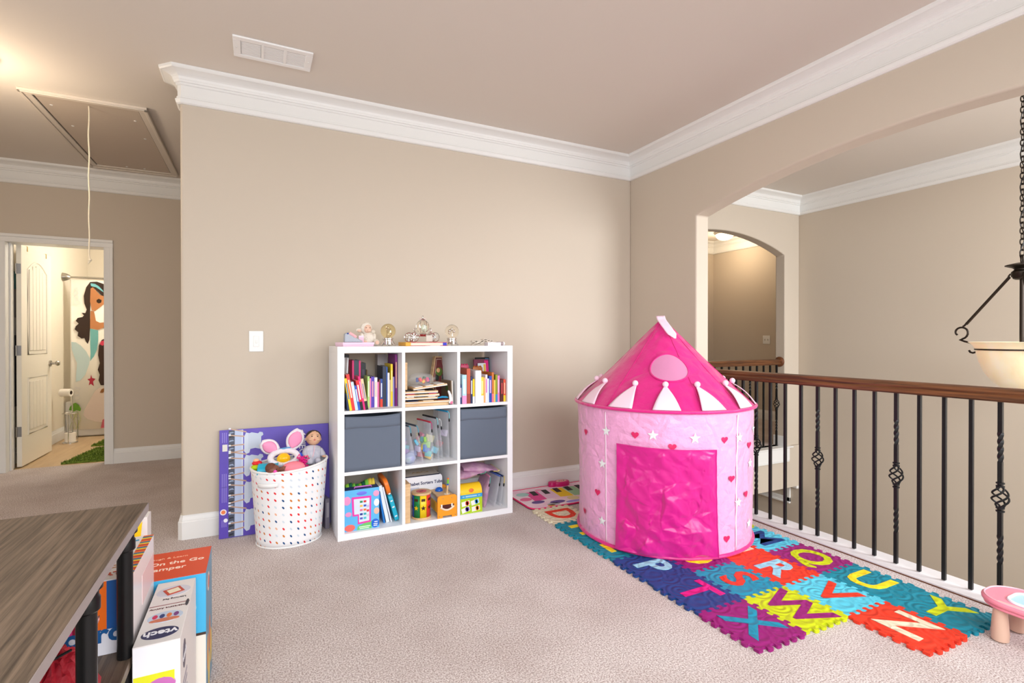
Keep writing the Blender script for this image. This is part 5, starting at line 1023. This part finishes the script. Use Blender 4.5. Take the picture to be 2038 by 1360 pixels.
for y in (.075,.09): box('pencil_print', cmat((190,140,110)), t, -.09,-.03,y,y+.006,h,h+.0008)
text('print_text', 'ART', .03, cmat((200,70,40)), t, (-.055,.035,h+.0008), (0,0,R(8)), bold=.0008)
t = thing('triangle_print_box', 'white carton with a yellow triangle behind the table end', 'box', (-3.222, -1.38, 0)); box('carton_body', M('white_card',(226,222,220)), t, -.35,0,0,.07,0,.552, bevel=.002)
MB().prism([(-.072,.46),(-.022,.45),(-.014,.54)], 'y', -.0012, .0004).build('triangle_print', cmat((246,206,30)), t, smooth=0)
t = thing('low_white_carton', 'white carton on the floor beneath the rainbow-edged box', 'box', (-3.172,-1.845,0)); box('carton_body', cmat((226,228,236)), t, -.34,0,0,.20,0,.388, bevel=.002); box('carton_tape', cmat((206,200,190)), t, -.34,0,.09,.11,.388,.3886)
t = thing('red_pouch', 'crumpled red cloth bag on the lower table shelf', 'bag', (-3.262,-2.15,.3895)); 
def rp_fn(u, v):
    a = u*2*PI; b_ = PI/2*v; k = 1+.14*wob(math.cos(a)*2, math.sin(a)*2, v*2, 2.0, 3); return (.078*math.cos(b_)*math.cos(a)*k, .10*math.cos(b_)*math.sin(a)*k, .001+.125*math.sin(b_)*k)
MB().grid(rp_fn, 40, 14, True).build('pouch_body', M('red_cloth',(172,26,44),.6,bump=(30,.8,.01)), t); MB().tube([(.02,0,.122),(.035,-.02,.135),(.01,-.03,.128)], .003, 6).build('draw_cord', cmat((20,20,22)), t)
t = thing('pink_plastic_toy', 'pinkish plastic handle toy between the table legs', 'toy', (-3.232,-2.060,.3895)); MB().tube([(0,0,.0),(0,.0,.05),(.004,.0,.11),(.016,.0,.145),(.022,0,.14)], [.014,.013,.013,.014,.010], 12).build('handle', M('dusty_pink_plastic',(214,160,158),.4), t); MB().lathe([(.022,0),(.022,.012)], 20).build('handle_base', M('dusty_pink_plastic',(214,160,158),.4), t)
# ------------------------------------------------------------------ foam alphabet mat
def foam(name, c_):
    m = M(name, c_, .6); nt = m.node_tree
    if 'Bump' in nt.nodes: return m
    b = nt.nodes['Principled BSDF']; tc = nt.nodes.new('ShaderNodeTexCoord'); v = nt.nodes.new('ShaderNodeTexVoronoi'); v.inputs['Scale'].default_value = 11; v.feature = 'F1'
    mu = nt.nodes.new('ShaderNodeMath'); mu.operation = 'MULTIPLY'; mu.inputs[1].default_value = 22; si = nt.nodes.new('ShaderNodeMath'); si.operation = 'SINE'; bp = nt.nodes.new('ShaderNodeBump'); bp.inputs['Strength'].default_value = .5; bp.inputs['Distance'].default_value = .004
    nt.links.new(tc.outputs['Object'], v.inputs['Vector']); nt.links.new(v.outputs['Distance'], mu.inputs[0]); nt.links.new(mu.outputs[0], si.inputs[0]); nt.links.new(si.outputs[0], bp.inputs['Height']); nt.links.new(bp.outputs[0], b.inputs['Normal']); return m
PX, PY = .272, .290; TX0, TY0 = -.140, -.490
CO = dict(teal=(0,128,150), navy=(22,62,128), purple=(146,20,112), red=(224,54,28), sky=(84,196,220), lime=(196,210,10), cream=(226,216,188), yellow=(246,216,30), magenta=(214,22,130), lightblue=(150,206,226), blue=(10,140,172))
TH = .011
def tile_outline(w, l):
    A = .0125; n = 6; S_ = 14*n; pts = []
    e = []
    for s in range(S_):
        q = s/S_; wn = 1 if 1/12 < q < 11/12 else 0; e.append((q-.024*wn*math.sin(4*PI*n*q), -A*wn*math.sin(2*PI*n*q)))
    for u, v in e: pts.append((-w+u*w, -l+v))            # near edge
    for u, v in e: pts.append((0+v, -l+u*l))              # rail edge
    for u, v in [(1, 0)]+e[:0:-1]: pts.append((-w+u*w, 0+v))        # far edge
    for u, v in [(1, 0)]+e[:0:-1]: pts.append((-w+v, -l+u*l))
    return pts
ol = tile_outline(PX-.0004, PY-.0004)
tile_me = None
LT = [('I',0,2,'lime','purple','corner of a lime foam tile showing behind the tent'),('M',0,3,'sky','navy',None),('Q',0,4,'purple','lime',None),('U',0,5,'teal','yellow',None),('Y',0,6,'teal','lime',None),
      ('N',1,3,'red','cream',None),('R',1,4,'red','lightblue',None),('V',1,5,'sky','red',None),('Z',1,6,'red','cream',None),
      ('O',2,3,'purple','yellow',None),('S',2,4,'blue','red',None),('W',2,5,'lime','purple',None),
      ('D',3,0,'cream','red',None),('H',3,1,'teal','yellow','teal foam tile mostly hidden by the left side of the tent'),('L',3,2,'teal','yellow','teal foam tile with yellow letter beside the tent door'),('P',3,3,'navy','lightblue',None),('T',3,4,'navy','magenta',None),('X',3,5,'purple','blue',None)]
for ch, ci, ri, tcn, lcn, lab in LT:
    x1 = TX0-ci*PX; y1 = TY0-ri*PY
    cname = {'sky':'light blue','lime':'lime green','red':'orange-red','blue':'teal blue','lightblue':'pale blue'}.get(tcn, tcn); lname = {'red':'orange-red','lightblue':'pale blue','lime':'lime green','blue':'teal'}.get(lcn, lcn)
    t = thing('foam_tile', lab or '%s foam puzzle tile with a %s letter %s' % (cname, lname, ch), 'mat tile', (x1, y1, .001), group='alphabet foam mat tiles')
    if tile_me is None:
        o = MB().prism(ol, 'z', 0, TH).build('tile_body', foam('foam_'+tcn, CO[tcn]), t, smooth=0); tile_me = o.data
    else:
        me = tile_me.copy(); me.materials.clear(); me.materials.append(foam('foam_'+tcn, CO[tcn])); o = bpy.data.objects.new('tile_body', me); COL.objects.link(o); o.parent = t
    text('letter', ch, .250, foam('foam_'+lcn, CO[lcn]), t, (-PX/2, -PY/2, TH+.0002), (0,0,R(-90)), ext=.0016, bold=.0025 if ch == 'M' else .006)
# ------------------------------------------------------------------ musical play mat
t = thing('music_mat', 'pink printed musical play mat with piano keys by the baseboard', 'play mat', (-1.225, -.482, .001)); w, l = .80, .452
def rrect(x0, x1, y0, y1, r): return [(p[0],p[1]) for p in rr(x0,x1,y0,y1,r)]
MB().prism(rrect(0,w,0,l,.07), 'z', 0, .006).build('mat_base', cmat((60,24,40),.8), t); MB().tube([(p[0],p[1],.006) for p in rrect(.004,w-.004,.004,l-.004,.068)], .006, 6, True).build('pink_binding', cmat((222,30,100),.6), t)
MB().prism(rrect(.008,w-.008,.008,l-.008,.064), 'z', .006, .0085).build('mat_face', M('mat_print_pink',(240,196,220),.6,var=(5,(246,236,240))), t)
def keyp(nm, poly, c_, z): return MB().prism(poly, 'z', .008, z).build(nm, cmat(c_,.6), t, smooth=0)
kc = [(230,70,150),(236,200,226),(240,200,30),(150,190,150),(230,70,150),(240,200,30)]
for k in range(6): keyp('piano_key', [(.11+.11*k,.15+.02*math.sin(k)),(.215+.11*k,.15+.02*math.sin(k+1)),(.235+.11*k,.36),(.13+.11*k,.36)], kc[k], .0092)
for k in range(6): keyp('black_key', [(.16+.10*k,.27),(.205+.10*k,.27),(.22+.10*k,.37),(.175+.10*k,.37)], (24,22,26), .0098)
for x, y, rx, ry, c_ in ((.07,.22,.045,.035,(232,90,150)),(.10,.33,.05,.04,(160,206,200)),(.26,.38,.03,.02,(236,150,180)),(.12,.13,.05,.03,(90,60,140)),(.25,.08,.06,.03,(100,70,150)),(.20,.05,.05,.025,(170,170,180)),(.40,.11,.045,.04,(226,206,150)),(.17,.03,.03,.015,(226,150,60)),(.50,.10,.03,.025,(236,170,80)),(.36,.045,.06,.02,(150,140,220))): disc(t, 'pastel_print', c_, x, y, .0086, rx, ry, .001)
t = thing('music_module', 'pink round-lobed speaker module at the wall edge of the play mat', 'toy', (-.735,-.062,.0095)); pk = M('magenta_plastic',(206,24,112),.35)
MB().lathe([(.07,0),(.073,.006),(.073,.026),(.066,.034),(0,.036)], 36, None, True, 1, .55).build('module_body', pk, t); MB().lathe([(.036,0),(.036,.03),(.03,.036),(0,.037)], 28, Matrix.Translation((-.075,.006,0)), True, 1, .8).build('module_lobe', pk, t)
MB().lathe([(0,.0362),(.045,.0366),(.048,.034)], 32, None, False, 1, .5).build('module_face', cmat((230,180,170)), t)
for k in range(3): MB().ball((-.02+.02*k,-.004,.037),(.007,.005,.002),10,6).build('module_button', cmat([(60,120,90),(226,60,120),(40,40,50)][k]), t)
# ------------------------------------------------------------------ princess tent
hot = M('hot_pink_satin', (216,22,128), .40, sheen=.3, bump=(14,.35,.02)); palep = M('pale_pink_satin', (234,164,208), .32, sheen=.3, bump=(20,.5,.02)); blush = M('blush_satin', (244,212,230), .5)
flap = M('hot_pink_door', (204,12,130), .30, sheen=.3, bump=(9,.25,.012))
def creased(m, scale, strength):
    nt = m.node_tree; b = nt.nodes['Principled BSDF']; tc = nt.nodes.new('ShaderNodeTexCoord'); n = nt.nodes.new('ShaderNodeTexNoise'); n.inputs['Scale'].default_value = scale*.5
    mp = nt.nodes.new('ShaderNodeMix'); mp.data_type = 'RGBA'; mp.inputs[0].default_value = .25; v = nt.nodes.new('ShaderNodeTexVoronoi'); v.feature = 'DISTANCE_TO_EDGE'; v.inputs['Scale'].default_value = scale
    nt.links.new(tc.outputs['Object'], n.inputs['Vector']); nt.links.new(tc.outputs['Object'], mp.inputs[6]); nt.links.new(n.outputs['Color'], mp.inputs[7]); nt.links.new(mp.outputs[2], v.inputs['Vector'])
    mr = nt.nodes.new('ShaderNodeMath'); mr.operation = 'MINIMUM'; mr.inputs[1].default_value = .22; nt.links.new(v.outputs['Distance'], mr.inputs[0])
    old = [l for l in nt.links if l.to_socket == b.inputs['Normal']]; bp = nt.nodes.new('ShaderNodeBump'); bp.inputs['Strength'].default_value = strength; bp.inputs['Distance'].default_value = .03; nt.links.new(mr.outputs[0], bp.inputs['Height'])
    if old: nt.links.new(old[0].from_socket, bp.inputs['Normal'])
    nt.links.new(bp.outputs[0], b.inputs['Normal'])
creased(palep, 9, .55); creased(hot, 7, .45); creased(flap, 8, .12)
TXc, TYc, TR, TE, TA = -.644, -1.088, .505, .780, 1.285
t = thing('princess_tent', 'pink princess castle play tent with pointed roof standing on the foam mat', 'tent', (TXc, TYc, .0125)); Z_ = .0125
def wall_r(a, z): 
    f_ = z/TE; return TR+.010*f_+.006*math.cos(6*a+.6)*math.sin(PI*f_)+.0035*wob(a*3, z*7, a*5, 2.0)
MB().grid(lambda u, v: (wall_r(u*2*PI, TE*v)*math.cos(u*2*PI), wall_r(u*2*PI, TE*v)*math.sin(u*2*PI), (TE-Z_)*v), 144, 40, True).build('tent_wall', palep, t, smooth=60)
def cone_p(a, s, off=0):
    r = .520*(1-s)*(1-.035*math.sin(PI*s))+.004; k = 1+.012*math.cos(6*a+.3)*math.sin(PI*min(1,s*1.1))
    n = Vector((.5*math.cos(a), .5*math.sin(a), .515)).normalized()
    p_ = Vector((r*k*math.cos(a), r*k*math.sin(a), TE-Z_+(TA-TE)*s))+n*off
    return p_
MB().grid(lambda u, v: tuple(cone_p(u*2*PI, v, .003*wob(u*19, v*6, u*11, 1.5))), 144, 36, True).build('tent_roof', hot, t, smooth=60)
MB().tube([tuple(cone_p(2*PI*k/96, 0, .004)) for k in range(96)], .009, 8, True).build('eave_piping', hot, t)
MB().tube([((TR+.006)*math.cos(2*PI*k/96), (TR+.006)*math.sin(2*PI*k/96), .010) for k in range(96)], .010, 8, True).build('base_piping', hot, t)
for a in (-168,-78,-108,-48,-18,12,72,132): MB().tube([tuple(cone_p(R(a), s/20, .002)) for s in range(21)], .0022, 5).build('roof_seam', hot, t)
def on_wall(a, z, off): r = wall_r(a, z)+off; return (r*math.cos(a), r*math.sin(a), z-Z_)
rnd = random.Random(4)
import numpy as np
from mathutils.geometry import delaunay_2d_cdt
def facets(n, seed, amp):
    # random heights on a triangulation: angular folds like crushed satin
    r_ = random.Random(seed); P = [Vector((x, y)) for x in (0,.25,.5,.75,1) for y in (0,1)]+[Vector((x, y)) for y in (.25,.5,.75) for x in (0,1)]
    P += [Vector((.02+.96*r_.random(), .02+.96*r_.random()**1.15)) for _ in range(n)]
    vs, _, fs = delaunay_2d_cdt(P, [], [], 0, 1e-5)[:3]
    V = np.array([(v.x, v.y) for v in vs]); Hh = np.array([amp*r_.uniform(-1,1) for _ in vs])
    T = np.array([f[:3] for f in fs])
    return V, Hh, T
def sample(fc, U):
    V, Hh, T = fc; out = np.zeros(len(U)); A = V[T[:,0]]; B = V[T[:,1]]; C_ = V[T[:,2]]
    den = (B[:,1]-C_[:,1])*(A[:,0]-C_[:,0])+(C_[:,0]-B[:,0])*(A[:,1]-C_[:,1])
    for k in range(len(T)):
        l1 = ((B[k,1]-C_[k,1])*(U[:,0]-C_[k,0])+(C_[k,0]-B[k,0])*(U[:,1]-C_[k,1]))/den[k]; l2 = ((C_[k,1]-A[k,1])*(U[:,0]-C_[k,0])+(A[k,0]-C_[k,0])*(U[:,1]-C_[k,1]))/den[k]; l3 = 1-l1-l2
        m_ = (l1 >= -1e-6) & (l2 >= -1e-6) & (l3 >= -1e-6); out[m_] = (l1*Hh[T[k,0]]+l2*Hh[T[k,1]]+l3*Hh[T[k,2]])[m_]
    return out
ND = 150
UU = np.array([(i/ND, j/ND) for j in range(ND+1) for i in range(ND+1)])
UW = UU+np.stack([.012*np.sin(UU[:,1]*23)+.006*np.sin(UU[:,0]*51+1), .012*np.sin(UU[:,0]*19+2)+.006*np.sin(UU[:,1]*47)], 1); UW = np.clip(UW, 0, 1)
HD = sample(facets(34, 11, .016), UW)+sample(facets(150, 12, .0058), UW)+sample(facets(600, 13, .0018), UW)
def crumple(u, v): return HD[int(round(v*ND))*(ND+1)+int(round(u*ND))]
def door_f(u, v):
    a = R(-159.2+57.4*u+(1.2*(1-v))*(1 if u > .5 else -.4)); z = .030+.566*v-.008*u*v
    edge = min(1, u*10, (1-u)*10, (1-v)*12)
    return on_wall(a, z+.0, .020+edge*crumple(u, v)+.010*(1-v)**3)
dr = MB().grid(door_f, ND, ND).build('door_flap', flap, t, smooth=60)
MB().tube([door_f(k/30, 1) for k in range(31)]+[door_f(1, 1-k/30) for k in range(1,31)], .003, 5).build('flap_hem', flap, dr)
for a in (-168.5,-84): MB().grid(lambda u, v: on_wall(R(a-.5+1.0*u), .03+.73*v, .002), 2, 20).build('pole_sleeve', blush, t, solid=.002)
def patch(nm, shape, a, z, mat):
    n_ = len(shape); pts = [on_wall(R(a)+p[0]/TR, z+p[1], .005) for p in shape]+[on_wall(R(a), z, .006)]
    MB().raw(pts, [(i, (i+1) % n_, n_) for i in range(n_)]).build(nm, mat, t, smooth=0)
starp = [((.030 if k % 2 == 0 else .013)*math.sin(2*PI*k/10), (.030 if k % 2 == 0 else .013)*math.cos(2*PI*k/10)) for k in range(10)]
heartp = [(.0013*16*math.sin(q)**3, .0013*(13*math.cos(q)-5*math.cos(2*q)-2*math.cos(3*q)-math.cos(4*q))) for q in [2*PI*k/20 for k in range(20)]]
stm = M('silver_star', (240,244,246), .25, .2); hem = cmat((214,30,96), .5)
for a, z in ((-167.7,.653),(-137.6,.659),(-114.1,.649),(-82.2,.637),(-171.1,.465),(-171.6,.142),(-82.4,.288),(-69.3,.482),(-62,.66),(-69.1,.15),(-50,.40)): patch('star', starp, a, z, stm)
for a, z in ((-148.1,.653),(-126.9,.604),(-94.6,.634),(-70.8,.584),(-88.5,.423),(-74.7,.323),(-92.2,.108),(-175.3,.296),(168.9,.147),(172,.62)): patch('heart', heartp, a, z, hem)
for k in range(13):
    a0 = -130+27.7*k; tilt = {0:0, 1:-3, 12:4}.get(k, 0)
    def pk_f(u, v):
        s = .012+.222*v; hw = 6.9*(1-v)**1.05*(1+.25*v)+.9; a = R(a0+tilt*v+hw*(2*u-1)/(1-s*.6))
        return tuple(cone_p(a, s, .010+.012*math.sin(PI*v)))
    pk_ = MB().grid(pk_f, 8, 14).build('roof_peak', blush, t, solid=.004)
    c_ = cone_p(R(a0+tilt), .245, .020); MB().ball(tuple(c_), .0165, 14, 10).build('pompom', blush, pk_)
aw = R(-125)
def win_f(rad, off):
    out = []
    for k in range(40):
        q = 2*PI*k/40; s = .436+rad*math.sin(q)/.72; a = aw+rad*math.cos(q)/(.52*(1-.436)*1.0); out.append(tuple(cone_p(a, s, off)))
    return out
wp = win_f(.104, .006); wc = tuple(cone_p(aw, .436, .007)); rings = MB(); P_ = []
for j in range(7):
    f_ = j/6
    for k in range(40): q = 2*PI*k/40; P_.append(tuple(cone_p(aw+.104*f_*math.cos(q)/(.52*.564), .436+.104*f_*math.sin(q)/.72, .006)))
rings.raw(P_, [(j*40+k, j*40+(k+1) % 40, (j+1)*40+(k+1) % 40, (j+1)*40+k) for j in range(6) for k in range(40)]).build('mesh_window', M('window_mesh',(206,132,172),.8,bump=(400,.4,.002)), t)
MB().tube(wp, .0045, 6, True).build('window_rim', hot, t)
def flag_f(u, v):
    a = R(-128+8*v); s = .985-.235*v; p_ = cone_p(R(-124), s, .012+.010*math.sin(PI*v)); tx = Vector((-math.sin(R(-132)), math.cos(R(-132)), 0))
    sh = -.012+.066*v**1.4; wdt = .026*(1 if v < .82 else (1-v)/.18*.8+.2)
    q = p_+tx*(sh+wdt*(2*u-1)); q.z += .010*(1-v)
    if v < .12: q += Vector((0,0,.01*(.12-v)/.12))
    return tuple(q)
MB().grid(flag_f, 6, 18).build('roof_pennant', blush, t, solid=.003)
# ------------------------------------------------------------------ pink doodle table at right
t = thing('doodle_table', 'low pink toy drawing table with blue pad and beige legs at right edge', 'toy table', (-.25, -2.735, 0))
pinkp = M('soft_pink_plastic', (232,140,160), .3); beige = M('beige_plastic', (206,172,152), .4)
top = rr(-.112,.112,-.26,.225,.10,10)
MB().prism([(p[0]*.95,p[1]*.97) for p in top], 'z', .128, .140).build('table_underside', pinkp, t, bevel=.004); MB().prism(top, 'z', .140, .160).build('table_top', pinkp, t, bevel=.008, seg=3)
MB().tube([(p[0]*.94,p[1]*.96,.1605) for p in top], .003, 6, True).build('top_ridge', M('pale_pink_plastic',(240,176,190),.3), t)
pd = rr(-.068,.068,-.19,.14,.045,8); MB().tube([(p[0],p[1],.161) for p in pd], .006, 6, True).build('pad_rim', M('pad_white',(236,242,250),.3), t); MB().prism(pd, 'z', .159, .1615).build('drawing_pad', M('pad_blue',(170,206,236),.35), t)
box('pen_groove', M('groove_beige',(226,190,176),.5), t, -.096,-.090,-.2,.15,.1595,.1615)
for x, y in ((-.072,.150),(.072,.150),(-.072,-.19),(.072,-.19)):
    MB().lathe([(.018,0),(.026,.006),(.028,.03),(.024,.09),(.020,.128)], 24, Matrix.Translation((x,y,0))).build('leg', beige, t)
